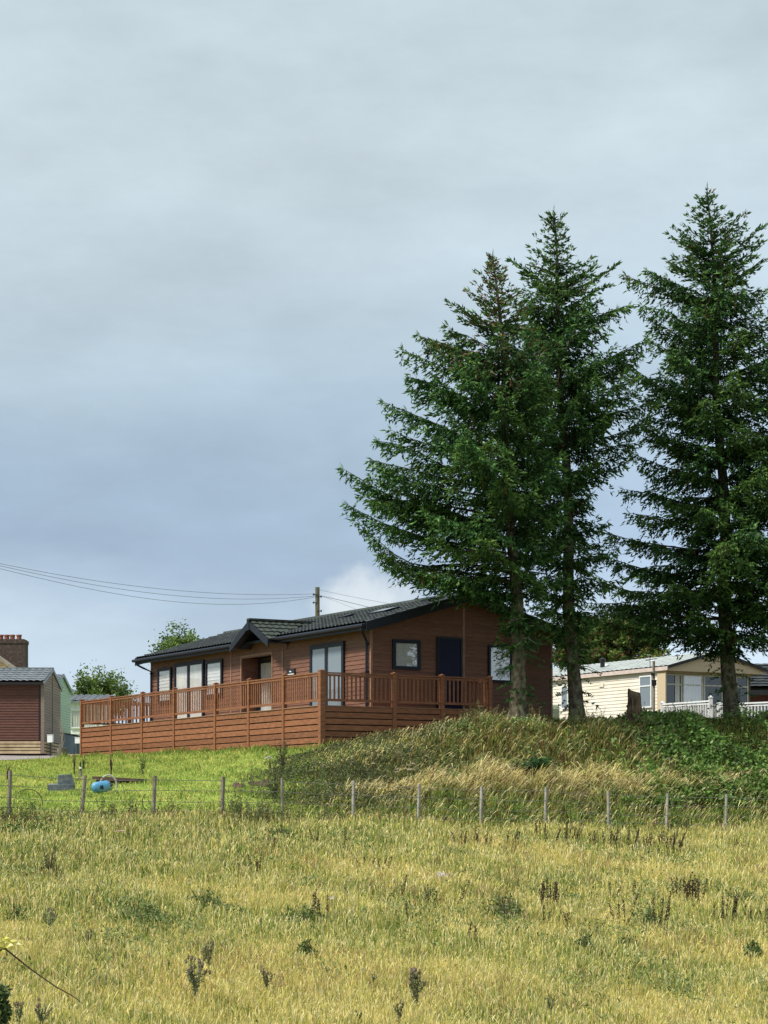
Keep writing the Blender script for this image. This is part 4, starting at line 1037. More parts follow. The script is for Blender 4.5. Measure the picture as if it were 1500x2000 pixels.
# ------------------------------------------------------------------ spruces
def spruce(label, px, Y, zb, py_top, envL, envR, seed, trunk_r=.24, lean_px=0, zlow=1.9, dens=1.0, brown=.06, roots=True, tips=(), name='spruce_tree', group='spruces on the bank'):
    rs = np.random.default_rng(seed)
    X0 = (px - CX) / F * Y; s = F / Y; H = (HY - py_top) / s - zb
    xtop = ((px + lean_px) - CX) / F * Y - X0
    root = thing(name, label, 'spruce tree', (X0, Y, zb), 0, group)
    def axis(z):  # z above base
        t = z / H; return np.array([xtop * t ** 1.2 + .06 * math.sin(z * .9 + seed), .05 * math.sin(z * .7 + seed * 2), z])
    eL = sorted([((HY - py) / s - zb, (px + lean_px * max(0, min(1, ((HY - py) / s - zb) / H)) - x) / s) for x, py in envL])
    eR = sorted([((HY - py) / s - zb, (x - px - lean_px * max(0, min(1, ((HY - py) / s - zb) / H))) / s) for x, py in envR])
    eL = np.array(eL); eR = np.array(eR)
    def env(z, az):
        l = np.interp(z, eL[:, 0], eL[:, 1]); r_ = np.interp(z, eR[:, 0], eR[:, 1]); c = math.cos(az)
        side = r_ if c > 0 else l; w = abs(c) ** .8
        return max(.08, w * side + (1 - w) * .50 * (l + r_))
    # trunk
    tk = MB(); n = 14; lev = []; zs_ = [-.25, 0, .12, .3, .6, 1.0, 1.6, 2.4, 3.4] + list(np.arange(4.5, H, 1.0)) + [H]
    rs2 = random.Random(seed); vs_ = []
    for z in zs_:
        t = max(0, z) / H; r_ = trunk_r * (1 - t) ** .85 + .012
        fl = trunk_r * (.75 * math.exp(-max(0, z + .1) / .28)) if roots else 0
        c = axis(max(z, 0))
        for k in range(n):
            a = 2 * math.pi * k / n
            rr = r_ * (1 + .05 * math.sin(3 * a + z * 1.3)) + fl * (1 + .55 * math.sin(3 * a + seed) + .3 * math.sin(5 * a))
            rr *= rs2.uniform(.95, 1.05)
            vs_.append((c[0] + rr * math.cos(a), c[1] + rr * math.sin(a), zb + z))
    m_ = len(zs_)
    tk.add(vs_, [(i * n + k, i * n + (k + 1) % n, (i + 1) * n + (k + 1) % n, (i + 1) * n + k) for i in range(m_ - 1) for k in range(n)])
    tk.build('trunk', M['bark'], root, smooth=True)
    limbs = MB(); B = []; V = []; Wd = []; C = []
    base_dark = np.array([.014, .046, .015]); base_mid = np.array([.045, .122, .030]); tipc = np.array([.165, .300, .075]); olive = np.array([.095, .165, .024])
    def branch(zz, az, Rr, asc):
        f = zz / H
        if Rr < .1: return
        hue = rs.uniform(0, 1)
        d = np.array([math.cos(az), math.sin(az), 0]); sdv = np.array([-math.sin(az), math.cos(az), 0])
        bend = rs.normal(0, .08) * Rr; o = axis(zz)
        sag = .10 * Rr if f < .6 else .03 * Rr
        def p(t): 
            return o + d * Rr * t + sdv * (bend * t * t + wb * math.sin(t * 5 + wp) * t) + np.array([0, 0, wa * math.sin(t * 7 + wp) * t]) + np.array([0, 0, Rr * asc * t + sag * 1.1 * (t * t - t) * (1 if f < .75 else .2)])
        ts = np.linspace(0, 1, 10)
        r0 = np.clip(.009 * Rr + .007, .007, .04); wa, wb, wp = rs.normal(0, .035) * Rr, rs.normal(0, .05) * Rr, rs.uniform(0, 6.28)
        pts = [p(t) for t in ts]
        limbs.tube([(q[0], q[1], q[2] + zb) for q in pts], [r0 * (1 - .85 * t) for t in ts], 4, cap=False)
        inner = .10 if Rr > 1.5 else .04
        n2 = max(3, int(Rr * (1 - inner) / .14 * dens))
        for t in np.linspace(inner, .985, n2):
            pb_ = p(t); tang = unit((p(min(1, t + .05)) - p(t - .05))[None])[0]
            for sd_ in (-1, 1):
                if t < .45 and rs.uniform() < .25: continue
                bang = R(rs.uniform(48, 72) - 22 * t)
                dir2 = tang * math.cos(bang) + sdv * sd_ * math.sin(bang)
                l2 = (.12 + .62 * min(1.0, Rr * (1 - t)) ** .75 * min(1, t / .2 + .35)) * (.55 + .45 * min(1, Rr / 2.2)) * rs.uniform(.5, 1.15)
                l2 = max(l2, .10)
                droop = rs.uniform(.25, 1.0) * (1 if f < .8 else .25)
                n3 = max(3, int(l2 / .030 * dens))
                u = (np.arange(n3) + rs.uniform(0, 1, n3) * .6) / n3
                pos = pb_ + dir2 * (u * l2)[:, None] + np.array([0, 0, -1.0]) * (droop * l2 * u ** 1.6)[:, None] + rs.normal(0, .018, (n3, 3))
                side = np.where(np.arange(n3) % 2 == 0, 1, -1)[:, None]
                perp = np.cross(dir2, [0, 0, 1.]); perp /= max(np.linalg.norm(perp), 1e-3)
                hang = np.where(f < .8, rs.uniform(-.1, 1.15, n3), rs.uniform(-.4, .3, n3))
                dv_ = unit(dir2 * rs.uniform(.6, 1.1, (n3, 1)) + perp * side * rs.uniform(.1, .6, (n3, 1)) - np.array([0, 0, 1.]) * hang[:, None])
                ln = rs.uniform(.07, .24, n3) * (1 if f < .85 else .8)
                B.append(pos); V.append(dv_ * ln[:, None]); Wd.append(rs.uniform(.042, .070, n3))
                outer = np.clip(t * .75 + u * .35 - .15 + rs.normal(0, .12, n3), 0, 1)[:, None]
                col = base_dark * (1 - outer) + base_mid * outer  # inner shoots darkened: shade inside the crown put into needle colour
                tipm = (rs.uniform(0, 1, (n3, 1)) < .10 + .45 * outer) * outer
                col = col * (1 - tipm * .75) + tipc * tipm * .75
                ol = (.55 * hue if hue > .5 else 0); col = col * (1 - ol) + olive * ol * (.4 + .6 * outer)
                if brown and f > .7:
                    br = (rs.uniform(0, 1, (n3, 1)) < brown * (.3 if f < .86 else .9)); col = np.where(br, np.array([.16, .085, .04]), col)
                col = col * rs.uniform(.8, 1.25, (n3, 1)); C.append(col)
                # pendulous strings below
                if f < .8 and rs.uniform() < .5 and l2 > .2:
                    n4 = rs.integers(5, 12); u4 = np.arange(n4) / n4; hl = rs.uniform(.18, .5)
                    st = pb_ + dir2 * l2 * rs.uniform(.2, .9); pos4 = st + np.array([0, 0, -1.]) * (u4 * hl)[:, None] + rs.normal(0, .015, (n4, 3))
                    dv4 = unit(rs.normal(0, .35, (n4, 3)) + np.array([0, 0, -1.])); B.append(pos4); V.append(dv4 * rs.uniform(.09, .16, (n4, 1))); Wd.append(rs.uniform(.03, .045, n4))
                    cb_ = (base_mid if rs.uniform() < .6 else base_dark) * np.ones((n4, 1)); 
                    if rs.uniform() < .05: cb_ = cb_ * 0 + np.array([.13, .08, .035])
                    C.append(cb_ * rs.uniform(.8, 1.3, (n4, 1)))
        # leading shoots at the tip
        B.append(np.array([p(1.0)] * 3) - d * .05); V.append(unit(d + np.array([0, 0, asc + .3]) + rs.normal(0, .25, (3, 3))) * rs.uniform(.12, .24, (3, 1))); Wd.append(np.full(3, .03)); C.append(np.tile(tipc * .8, (3, 1)))
    z = zlow
    while z < H - .12:
        f = z / H
        nb = 7 if f < .9 else 5
        az0 = rs.uniform(0, 6.28)
        for j in range(nb):
            az = az0 + j * 2 * math.pi / nb + rs.normal(0, .22); zz = z + rs.uniform(-.10, .10)
            if zz > H - .08: continue
            asc = np.interp(zz / H, [0, .12, .3, .6, .85, 1], [-.02, .04, .20, .36, .60, 1.0]) + rs.normal(0, .12)
            Rr = 1.0
            for _ in range(4): Rr = env(zz + Rr * asc * .8, az)
            Rr *= rs.choice([rs.uniform(.80, .96), rs.uniform(.4, .80)], p=[.6, .4]) * (1 if abs(math.cos(az)) > .5 else 1.08)
            branch(zz, az, Rr, asc)
        z += np.interp(f, [0, .5, .9, 1], [.46, .44, .34, .17]) / dens ** .4 * rs.uniform(.85, 1.15); k += 1
    # the long boughs that give this tree its outline
    for (bx, by) in tips:
        zt_ = (HY - by) / s - zb
        asc = float(np.interp(zt_ / H, [0, .12, .3, .6, .85, 1], [-.03, .06, .20, .34, .52, .9])) + rs.normal(0, .03)
        dx_ = (bx - CX) / F * Y - X0 - axis(min(max(zt_, 0), H))[0]
        Rr = abs(dx_) * 1.02; az = (0 if dx_ > 0 else math.pi) + rs.normal(0, .12)
        branch(zt_ - Rr * asc, az, Rr, asc)
    # leader
    nl = 26; u = np.linspace(0, 1, nl); tp = np.array([axis(H - .55 + .55 * q) for q in u]); B.append(tp); V.append(unit(np.array([0, 0, .9]) + rs.normal(0, .7, (nl, 3)) * np.array([1, 1, .3])) * (rs.uniform(.08, .17, nl))[:, None]); Wd.append(np.full(nl, .035)); C.append(np.tile(base_mid * .8, (nl, 1)))
    B.append(np.array([axis(H)])); V.append(np.array([[0.01, 0, .22]])); Wd.append(np.array([.03])); C.append(np.array([base_mid]))
    # fringe of shoots growing from the trunk below the crown
    for _ in range(44):
        zz = rs.uniform(.5, zlow + .8); a = rs.uniform(0, 6.28); l = rs.uniform(.15, .6); o = axis(zz); d = np.array([math.cos(a), math.sin(a), .0]); rr = trunk_r * (1 - zz / H) ** .85
        n3 = int(l / .022); u = rs.uniform(0, 1, n3); pos = o + d * (rr + u * l)[:, None] - np.array([0, 0, 1.]) * (u * u * l * .3)[:, None]
        B.append(pos); V.append(unit(d + rs.normal(0, .5, (n3, 3))) * rs.uniform(.05, .14, (n3, 1))); Wd.append(np.full(n3, .04)); C.append(np.tile(base_mid, (n3, 1)) * rs.uniform(.6, 1.2, (n3, 1)))
    B = np.concatenate(B); V = np.concatenate(V); Wd = np.concatenate(Wd); C = np.concatenate(C)
    limbs.build('branches', M['twig'], root)
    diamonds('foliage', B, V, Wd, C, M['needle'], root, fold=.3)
    # a few dead grey twigs low down
    dt = MB()
    for _ in range(5):
        a = rs.uniform(math.pi * .9, math.pi * 2.1); zz = rs.uniform(1.6, 2.8); o = axis(zz); l = rs.uniform(.4, .9); d = np.array([math.cos(a), math.sin(a), 0]); pts = [o + d * trunk_r * .6, o + d * (.5 * l) + [0, 0, .02], o + d * l - [0, 0, .22 * l]]
        dt.tube([(q[0], q[1], q[2] + zb) for q in pts], [.016, .011, .004], 4)
    dt.build('dead_twigs', M['deadtwig'], root)
    return len(B)
def zg_(px, Y): return hz((px - CX) / F * Y, Y)
TREES = [
 dict(label='leftmost spruce on the bank, in front of the lodge gable, boughs reaching far left', px=1016, Y=60.6, py_top=500, lean_px=-50, seed=5, trunk_r=.205,
      envL=[(960, 500), (935, 545), (903, 570), (885, 600), (845, 645), (815, 655), (800, 700), (775, 730), (752, 780), (735, 860), (700, 900), (668, 935), (668, 1005), (705, 1050), (745, 1110), (860, 1150), (940, 1180), (962, 1230), (975, 1290), (990, 1340)],
      envR=[(966, 500), (990, 545), (1025, 600), (1065, 700), (1100, 800), (1120, 900), (1125, 1000), (1110, 1100), (1100, 1180), (1085, 1240), (1050, 1290)], zlow=2.1, brown=.42,
      tips=[(930, 532), (905, 568), (872, 598), (862, 640), (815, 648), (782, 684), (800, 735), (750, 782), (760, 830), (735, 862), (745, 915), (666, 928), (720, 975), (665, 1003), (700, 1050), (745, 1085), (770, 1105), (825, 1115)]),
 dict(label='tall spruce second from left, trunk flared at the base between lodge and cream caravan', px=1122, Y=63.6, py_top=412, lean_px=-42, seed=8, trunk_r=.20,
      envL=[(1076, 412), (1055, 455), (1035, 490), (1005, 520), (970, 590), (945, 700), (940, 850), (950, 1000), (985, 1120), (1040, 1200), (1085, 1290)],
      envR=[(1084, 412), (1100, 450), (1112, 490), (1150, 520), (1192, 530), (1200, 560), (1218, 605), (1240, 655), (1250, 700), (1262, 760), (1258, 830), (1225, 890), (1165, 950), (1155, 1000), (1190, 1040), (1195, 1120), (1190, 1200), (1165, 1270), (1150, 1330)], zlow=1.9,
      tips=[(1100, 420), (1062, 430), (1043, 462), (1108, 467), (1034, 480), (1000, 512), (1160, 517), (1200, 522), (1189, 556), (1225, 595), (1258, 660), (1245, 690), (1235, 760), (1284, 770), (1255, 820), (1240, 860), (1225, 895), (1185, 1020), (1200, 1075), (1210, 1130), (1180, 1200)]),
 dict(label='tallest spruce, third from left, with thick bare trunk in front of the cream caravan', px=1426, Y=65.5, py_top=368, lean_px=-42, seed=21, trunk_r=.225,
      envL=[(1380, 368), (1358, 400), (1340, 430), (1318, 450), (1305, 500), (1255, 530), (1228, 545), (1250, 600), (1245, 650), (1215, 700), (1235, 760), (1235, 850), (1225, 950), (1205, 1020), (1190, 1080), (1170, 1150), (1160, 1200), (1240, 1245), (1340, 1260)],
      envR=[(1388, 368), (1405, 400), (1418, 430), (1470, 450), (1488, 470), (1490, 520), (1485, 580), (1530, 640), (1560, 760), (1580, 900), (1600, 1050), (1600, 1150), (1560, 1230), (1480, 1270)], zlow=2.3,
      tips=[(1405, 407), (1342, 404), (1419, 421), (1340, 424), (1436, 442), (1315, 446), (1303, 456), (1492, 436), (1452, 484), (1492, 508), (1222, 526), (1276, 535), (1483, 577), (1245, 596), (1280, 640), (1200, 702), (1235, 725), (1240, 790), (1218, 840), (1230, 890), (1216, 950), (1222, 1000), (1190, 1035), (1178, 1085), (1160, 1120), (1150, 1170), (1138, 1208), (1180, 1190)]),
 dict(label='spruce mostly beyond the right edge of the view, its boughs filling the right side', px=1585, Y=64.5, py_top=470, lean_px=0, seed=33, trunk_r=.28,
      envL=[(1580, 470), (1550, 540), (1515, 600), (1500, 640), (1480, 700), (1450, 760), (1440, 850), (1420, 950), (1415, 1050), (1410, 1120), (1450, 1190), (1520, 1260)],
      envR=[(1590, 470), (1640, 600), (1700, 800), (1740, 1000), (1750, 1150), (1640, 1260)], zlow=2.2,
      tips=[(1500, 577), (1488, 615), (1470, 650), (1455, 700), (1440, 760), (1425, 830), (1430, 900), (1410, 980), (1415, 1060), (1420, 1130), (1440, 1190)]),
]
tot = 0
for t_ in TREES:
    tot += spruce(zb=zg_(t_['px'], t_['Y']) - .02, **t_)
print('shoots', tot)

# ------------------------------------------------------------------ broadleaf crowns
def broadleaf(name, label, px, Y, zb, crown, n, lsize, cols, seed, group=None, trunk=.1, spiky=0., cat='tree', clump=.25, nclump=60):
    """crown: list of (px, py, rx_px, ry_px) lobes"""
    rs = np.random.default_rng(seed); s = F / Y; X0 = (px - CX) / F * Y
    o = thing(name, label, cat, (X0, Y, zb), 0, group)
    tk = MB(); B = []; V = []; W2 = []; C = []
    cen = []
    for (cx, cy, rx, ry) in crown:
        c0 = np.array([(cx - CX) / s - X0, 0, (HY - cy) / s]); r3 = np.array([rx / s, max(rx, ry) / s * .8, ry / s])
        m = max(3, int(nclump * rx * ry / sum(c[2] * c[3] for c in crown)))
        dd_ = unit(rs.normal(size=(m, 3))) * (rs.uniform(0, 1, (m, 1)) ** .45); cen.append((c0 + dd_ * r3, dd_))
    P_ = np.concatenate([c[0] for c in cen]); D_ = np.concatenate([c[1] for c in cen])
    for i, c in enumerate(P_):
        m = n // len(P_); rr = clump * rs.uniform(.6, 1.3)
        dirn = unit(D_[i:i + 1] + np.array([[0, 0, .35]]))
        if spiky: rel = dirn * rs.uniform(-.3, 1, (m, 1)) * rr * (1 + spiky) + rs.normal(0, .4, (m, 3)) * rr
        else: rel = unit(rs.normal(size=(m, 3))) * (rs.uniform(0, 1, (m, 1)) ** .5) * rr * np.array([1.2, 1.2, .75])
        B.append(c + rel); V.append(unit(rs.normal(0, 1, (m, 3)) + np.array([0, 0, -.1]) + dirn * .5) * rs.uniform(.7, 1.3, (m, 1)) * lsize)
        W2.append(rs.uniform(.45, .65, m) * lsize)
        cc_ = np.array(cols)[rs.integers(0, len(cols), m)] * rs.uniform(.75, 1.25, (m, 1)) * rs.uniform(.8, 1.2); C.append(cc_)
        if i % 2 == 0:
            st = np.array([0, 0, zb + (c[2] - zb) * .45]); tk.tube([tuple(st * np.array([1, 1, 1])), tuple((st + c) / 2 + rs.normal(0, .05, 3)), tuple(c)], [trunk * .35, trunk * .2, .008], 4, cap=False)
    tk.tube([(0, 0, zb - .1), (.03, 0, zb + 1), (0, 0, zb + (P_[:, 2].mean() - zb) * .8)], [trunk, trunk * .85, trunk * .5], 8)
    tk.build('trunk', M['twig'], o)
    diamonds('crown', np.concatenate(B), np.concatenate(V), np.concatenate(W2), np.concatenate(C), M['leaf'], o, zoff=zb, fold=.2)
G1_ = [(.10, .17, .035), (.14, .22, .05), (.07, .12, .03), (.20, .28, .07)]
broadleaf('leafy_bush', 'bushy green tree behind the white caravan with upright leafy shoots', 196, 112, 3.0, [(166, 1358, 24, 16), (198, 1346, 26, 20), (226, 1358, 20, 14), (200, 1380, 50, 20)], 9000, .16, G1_, 3, spiky=1.3, nclump=70, clump=.35)
broadleaf('leafy_tree', 'light green tree top showing above the left end of the lodge roof', 345, 96, 3.0, [(350, 1260, 18, 12), (330, 1270, 13, 9), (368, 1263, 10, 8), (345, 1290, 38, 16)], 5000, .14, G1_, 4, spiky=1.2, nclump=44, clump=.3)
G2_ = [(.09, .16, .03), (.13, .21, .04), (.06, .11, .025), (.19, .26, .06), (.16, .06, .03)]
broadleaf('leafy_tree', 'broad leafy tree with reddish tips behind the cream caravan roof', 1190, 100, 3.2, [(1180, 1250, 75, 42), (1245, 1245, 48, 34), (1120, 1265, 50, 40), (1275, 1240, 28, 18), (1200, 1285, 100, 30)], 30000, .17, G2_, 6, nclump=170, clump=.5, trunk=.16)
# bare twig hanging near the caravan ridge
# ------------------------------------------------------------------ grass and weeds
def pxy(x, y, z): return CX + F * x / y, HY - F * z / y
K = {k: np.array(v) for k, v in dict(straw=(.70, .60, .20), pale=(.76, .67, .36), olive=(.33, .37, .085), green=(.20, .30, .065), bright=(.35, .46, .10), dark=(.05, .085, .022), brown=(.22, .12, .06), gold=(.42, .34, .09), rust=(.38, .23, .12)).items()}
def mixc(w, names):
    """w: (n,k) weights -> random pick of a palette colour per blade"""
    w = np.maximum(w, 0); w = w / w.sum(1, keepdims=True); c = np.cumsum(w, 1); u = rng.uniform(0, 1, (len(w), 1)); idx = np.minimum((u > c).sum(1), len(names) - 1)
    return np.stack([K[n] for n in names])[idx] * rng.uniform(.72, 1.25, (len(w), 1)) * rng.uniform(.94, 1.06, (len(w), 3))
# meadow: density falls off with distance
NF = 680000
Y = 24.2 + (57 - 24.2) * rng.uniform(0, 1, NF) ** 1.25
x = rng.uniform(-1, 1, NF) * (.24 * Y + .8)
keep = (Y < yfence(x) + .25); x = x[keep]; Y = Y[keep]; n = len(x)
z = height(x, Y)
pxx, pyy = pxy(x, Y, z)
g1 = noise2(x, Y, 1.1, 1); g2 = noise2(x, Y, .45, 2); g3 = noise2(x, Y, 3.2, 3)
# greener towards the left top, browner bands in the middle
green = .56 + .75 * g1 + .6 * g2 + .4 * g3 + .25 * np.sin(Y * 1.15 + x * .12) + .7 * sst((Y - 38 - x * .9) / 7) * sst((-x + 3) / 6)
near = sst((34 - Y) / 8)
green = green + 1.5 * np.exp(-((pxx - 40) / 110) ** 2 - ((pyy - 1640) / 32) ** 2) + .55 * sst((1700 - pyy) / 60) * sst((900 - pxx) / 300)
green = green - .12 * near
brownp = sst((g1 * .3 - g2 * .5 + g3 * .7 - .15) * 2) * (1 - near * .7) * .6
w = np.stack([(.95 - green) * 1.0, (.35 - green * .3) * .55, .40 + .3 * green, np.clip(green, 0, 2) * .75, np.clip(green - .75, 0, 1) * .9, brownp * .55, np.full(n, .06)], 1)
col = mixc(w, ['straw', 'pale', 'olive', 'green', 'dark', 'rust', 'gold'])
far = sst((Y - 28) / 22)
h = rng.uniform(.05, .15, n) * (1 + .5 * g1 * .6) * (1 + .5 * far) + (rng.uniform(0, 1, n) < .05) * rng.uniform(.05, .14, n)
wdt = rng.uniform(.006, .011, n) * (1 + .55 * far)
az = rng.normal(.2, 2.2, n); lean = np.abs(rng.normal(.28, .28, n))
sel = rng.uniform(0, 1, n) < .72
o = blades('meadow_grass', x[sel], Y[sel], z[sel] - .02, h[sel], wdt[sel], lean[sel], az[sel], col[sel], M['grass'])
tag(o, 'dry straw-yellow and green meadow grass filling the foreground', 'grass', kind='stuff')
s2 = ~sel; cs = mixc(np.stack([np.full(s2.sum(), .6), np.full(s2.sum(), .5), .2 + 0 * h[s2], brownp[s2]], 1), ['straw', 'pale', 'olive', 'rust'])
o = blades('seed_heads', x[s2], Y[s2], z[s2] - .02, h[s2] * 1.2 + .03, wdt[s2] * 1.1, lean[s2] * .9, az[s2], cs, M['grass'], head=rng.uniform(.8, 1.3, s2.sum()))
tag(o, 'thin pale grass seed heads standing above the meadow grass', 'grass', kind='stuff')

# lawn
NL = 330000
Y = rng.uniform(45, 82, NL); x = rng.uniform(-18, 2.5, NL)
d = Y - yfence(x); m = sst((x + 2.9) / 4.6)
keep = (d > -.2) & (m < rng.uniform(0, .5, NL)) & (Y < ydeck(x) + .05) & (np.abs(x) < .215 * Y + .5)
keep &= ~((x < -11.2) & (Y > 73.5 + np.clip(x + 13.5, 0, 9)))
x = x[keep]; Y = Y[keep]; n = len(x); z = height(x, Y); d = Y - yfence(x)
g1 = noise2(x, Y, .7, 11); g2 = noise2(x, Y * .6, 3.2, 12)
nd = sst((Y - ydeck(x) + 2.2) / 2.0)  # beside the deck: its shade put into darker blade colours, grass also taller
w = np.stack([(.65 + .4 * g1) * (1 - .6 * nd), .30 - .3 * g1 + .6 * g2 + .9 * nd, .25 + .4 * g2, .30 + .6 * np.clip(-g1 - .4 * g2, 0, 1) - .2 * nd, .06 + .3 * np.clip(g2, 0, 1) + .25 * nd], 1)
col = mixc(w, ['bright', 'green', 'olive', 'straw', 'dark'])
rough = sst((1.8 - d) / 1.8) + sst(g1 * 1.5 - .6) * .3
h = rng.uniform(.03, .075, n) * (1 + 1.5 * np.clip(g2, 0, 1)) * (1 + nd) + rough * rng.uniform(.03, .22, n)
o = blades('lawn_grass', x, Y, z - .01, h, rng.uniform(.010, .018, n), np.abs(rng.normal(.4, .3, n)), rng.uniform(0, 6.28, n), col, M['grass'])
tag(o, 'bright green mown lawn sloping up to the deck', 'grass', kind='stuff')

# bank: long grass
NB = 560000
Y = rng.uniform(47, 70, NB); x = rng.uniform(-5.2, 17, NB)
d = Y - yfence(x); m = sst((x + 2.9) / 4.6)
keep = (d > .0) & (d < 10.5) & (m > rng.uniform(0, .35, NB)) & (np.abs(x) < .24 * Y + .6)
# not under the lodge or the deck
lx = (x - DP.x) * EX.x + (Y - DP.y) * EX.y; ly = (x - DP.x) * EY.x + (Y - DP.y) * EY.y
keep &= ~((lx > -.0) & (ly > -.0) & (lx < WD + .05)); keep &= ~((lx > 2) & (ly > house_y - .02) & (lx < house_x + W_ + .05))
x = x[keep]; Y = Y[keep]; n = len(x); z = height(x, Y); d = Y - yfence(x); px_, py_ = pxy(x, Y, z)
g1 = noise2(x, Y, .8, 21); g2 = noise2(x, Y, 2.4, 22)
up = sst((d - 3.6) / 2)
gold = np.exp(-((px_ - 1040) / 230) ** 2) * sst((1560 - py_) / 60)          # golden olive slope under the first two trees
fr = sst((2.6 - d) / 1.0) * sst((d - .2) / .3)                               # green strip along the fence
pb2 = np.exp(-((d - 2.7 - .5 * g1) / .55) ** 2) * sst((px_ - 640) / 150) * (1 - .6 * sst((px_ - 1200) / 150))   # pale seed grass band
rightg = sst((px_ - 1200) / 120)
leftd = sst((840 - px_) / 200) * (1 - fr * .5)
w = np.stack([.15 + .8 * gold * (.5 + .4 * g1) * up, .30 + .3 * gold + .3 * g2, .42 * fr + .30 * rightg + .25 + .2 * g2, .22 + .85 * leftd + .45 * rightg + .5 * np.clip(g2, 0, 1) + .25 * up, (.65 + .35 * g2) * pb2 * (.7 + .6 * g1) + .04, .14 + .25 * leftd + .25 * up * gold + .2 * g2, .12 * fr + .02 * rightg], 1)
col = mixc(w, ['gold', 'olive', 'green', 'dark', 'pale', 'brown', 'bright'])
tu = noise2(x, Y, 5.5, 23); col = col * (1 - .25 * sst((d - 3) / 1.5))[:, None] * (1 + .28 * np.clip(tu + .3 * g2, -1, 1))[:, None]  # upper bank darkened: shade of the spruces put into blade colour
h = rng.uniform(.10, .30, n) * (1 + .4 * g1) * (1 + .55 * np.clip(tu, -.8, 1)) * (.6 + .4 * sst(d / 2 + .4)) + pb2 * rng.uniform(0, .25, n)
h = h * (1 - .6 * sst((d - 5.2) / 2)) * (1 - .4 * sst((900 - px_) / 150))
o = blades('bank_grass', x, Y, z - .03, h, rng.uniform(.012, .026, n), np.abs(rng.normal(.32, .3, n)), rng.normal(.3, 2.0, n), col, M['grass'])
tag(o, 'long golden and olive grass covering the bank below the spruces', 'grass', kind='stuff')
s2 = (rng.uniform(0, 1, n) < .05 + .5 * pb2) & (Y < 61.5)
k_ = s2.sum()
o = blades('bank_seed_heads', x[s2], Y[s2], z[s2], h[s2] * 1.1 + rng.uniform(.03, .2, k_), rng.uniform(.010, .018, k_), np.abs(rng.normal(.7, .3, k_)), rng.normal(.1, .7, k_), mixc(np.stack([np.ones(k_), .5 * np.ones(k_), .35 * np.ones(k_)], 1), ['pale', 'straw', 'brown']), M['grass'], head=rng.uniform(.9, 1.5, k_))
tag(o, 'arching pale seed grass along the foot of the bank', 'grass', kind='stuff')

# leafy ground cover on the bank
def leaves(name, label, cond, count, size, hmax, pal, wts, seed, lumps=1.5, cat='ground cover'):
    r = np.random.default_rng(seed)
    Y = r.uniform(47, 66, count * 4); x = r.uniform(-5, 15.5, count * 4); d = Y - yfence(x)
    ok = (d > .3) & (d < 10) & (np.abs(x) < .23 * Y + .6)
    lx = (x - DP.x) * EX.x + (Y - DP.y) * EX.y; ly = (x - DP.x) * EY.x + (Y - DP.y) * EY.y
    ok &= ~((lx > -.05) & (ly > -.05)); x = x[ok]; Y = Y[ok]; z = height(x, Y); px_, py_ = pxy(x, Y, z)
    pr = cond(px_, py_, x, Y) * np.clip(.42 + 1.2 * noise2(x, Y, lumps, seed), 0, 1)
    ok = r.uniform(0, 1, len(x)) < pr; x = x[ok][:count]; Y = Y[ok][:count]; z = z[ok][:count]; n = len(x)
    hh = (1 - .72 * sst((Y - yfence(x) - 5.4) / 2.2)) * hmax * (.4 + .5 * np.clip(.5 + noise2(x, Y, lumps * 1.6, seed + 1), 0, 1.3)) * r.uniform(.15, 1, n) ** .5
    base = np.stack([x, Y, z + hh], 1)
    v = unit(r.normal(0, 1, (n, 3)) * np.array([1, 1, .45]) + np.array([0, -.25, .1])) * (size * r.uniform(.4, 1.35, n))[:, None]
    wts = np.array(wts) / sum(wts); col = np.stack([np.array(p) for p in pal])[r.choice(len(pal), n, p=wts)] * r.uniform(.6, 1.35, (n, 1)) * (1 + .35 * np.clip(noise2(x, Y, lumps * 2.2, seed + 5), -1, 1))[:, None]
    o = diamonds(name, base, v, size * r.uniform(.5, .8, n), col, M['leaf'], fold=.15)
    return tag(o, label, cat, kind='stuff')
GL = [(.13, .25, .05), (.21, .35, .075), (.06, .12, .03), (.30, .42, .14)]
leaves('bramble_cover', 'mid green leafy bramble spreading over the right half of the bank', lambda a, b, x, y: sst((a - 1150) / 90) * sst((b - 1385) / 15) * sst((1600 - b) / 30) * (1 - .65 * np.exp(-((a - 1190) / 60) ** 2)), 75000, .125, .62, GL, [.4, .25, .25, .1], 41, 1.3)
leaves('weed_cover', 'dark grey-green weeds on the left shoulder of the bank beneath the deck corner', lambda a, b, x, y: sst((a - 500) / 60) * sst((960 - a) / 160) * sst((1600 - b) / 25), 90000, .05, .55, [(.075, .10, .035), (.12, .15, .05), (.04, .06, .022), (.15, .12, .07), (.24, .24, .13)], [.35, .25, .25, .1, .05], 43, 1.6)
leaves('low_weed_cover', 'sparse green leaves among the grass of the bank', lambda a, b, x, y: sst((a - 800) / 90) * .5 + 0 * b, 30000, .085, .42, GL, [.3, .2, .4, .1], 45, 2.2)

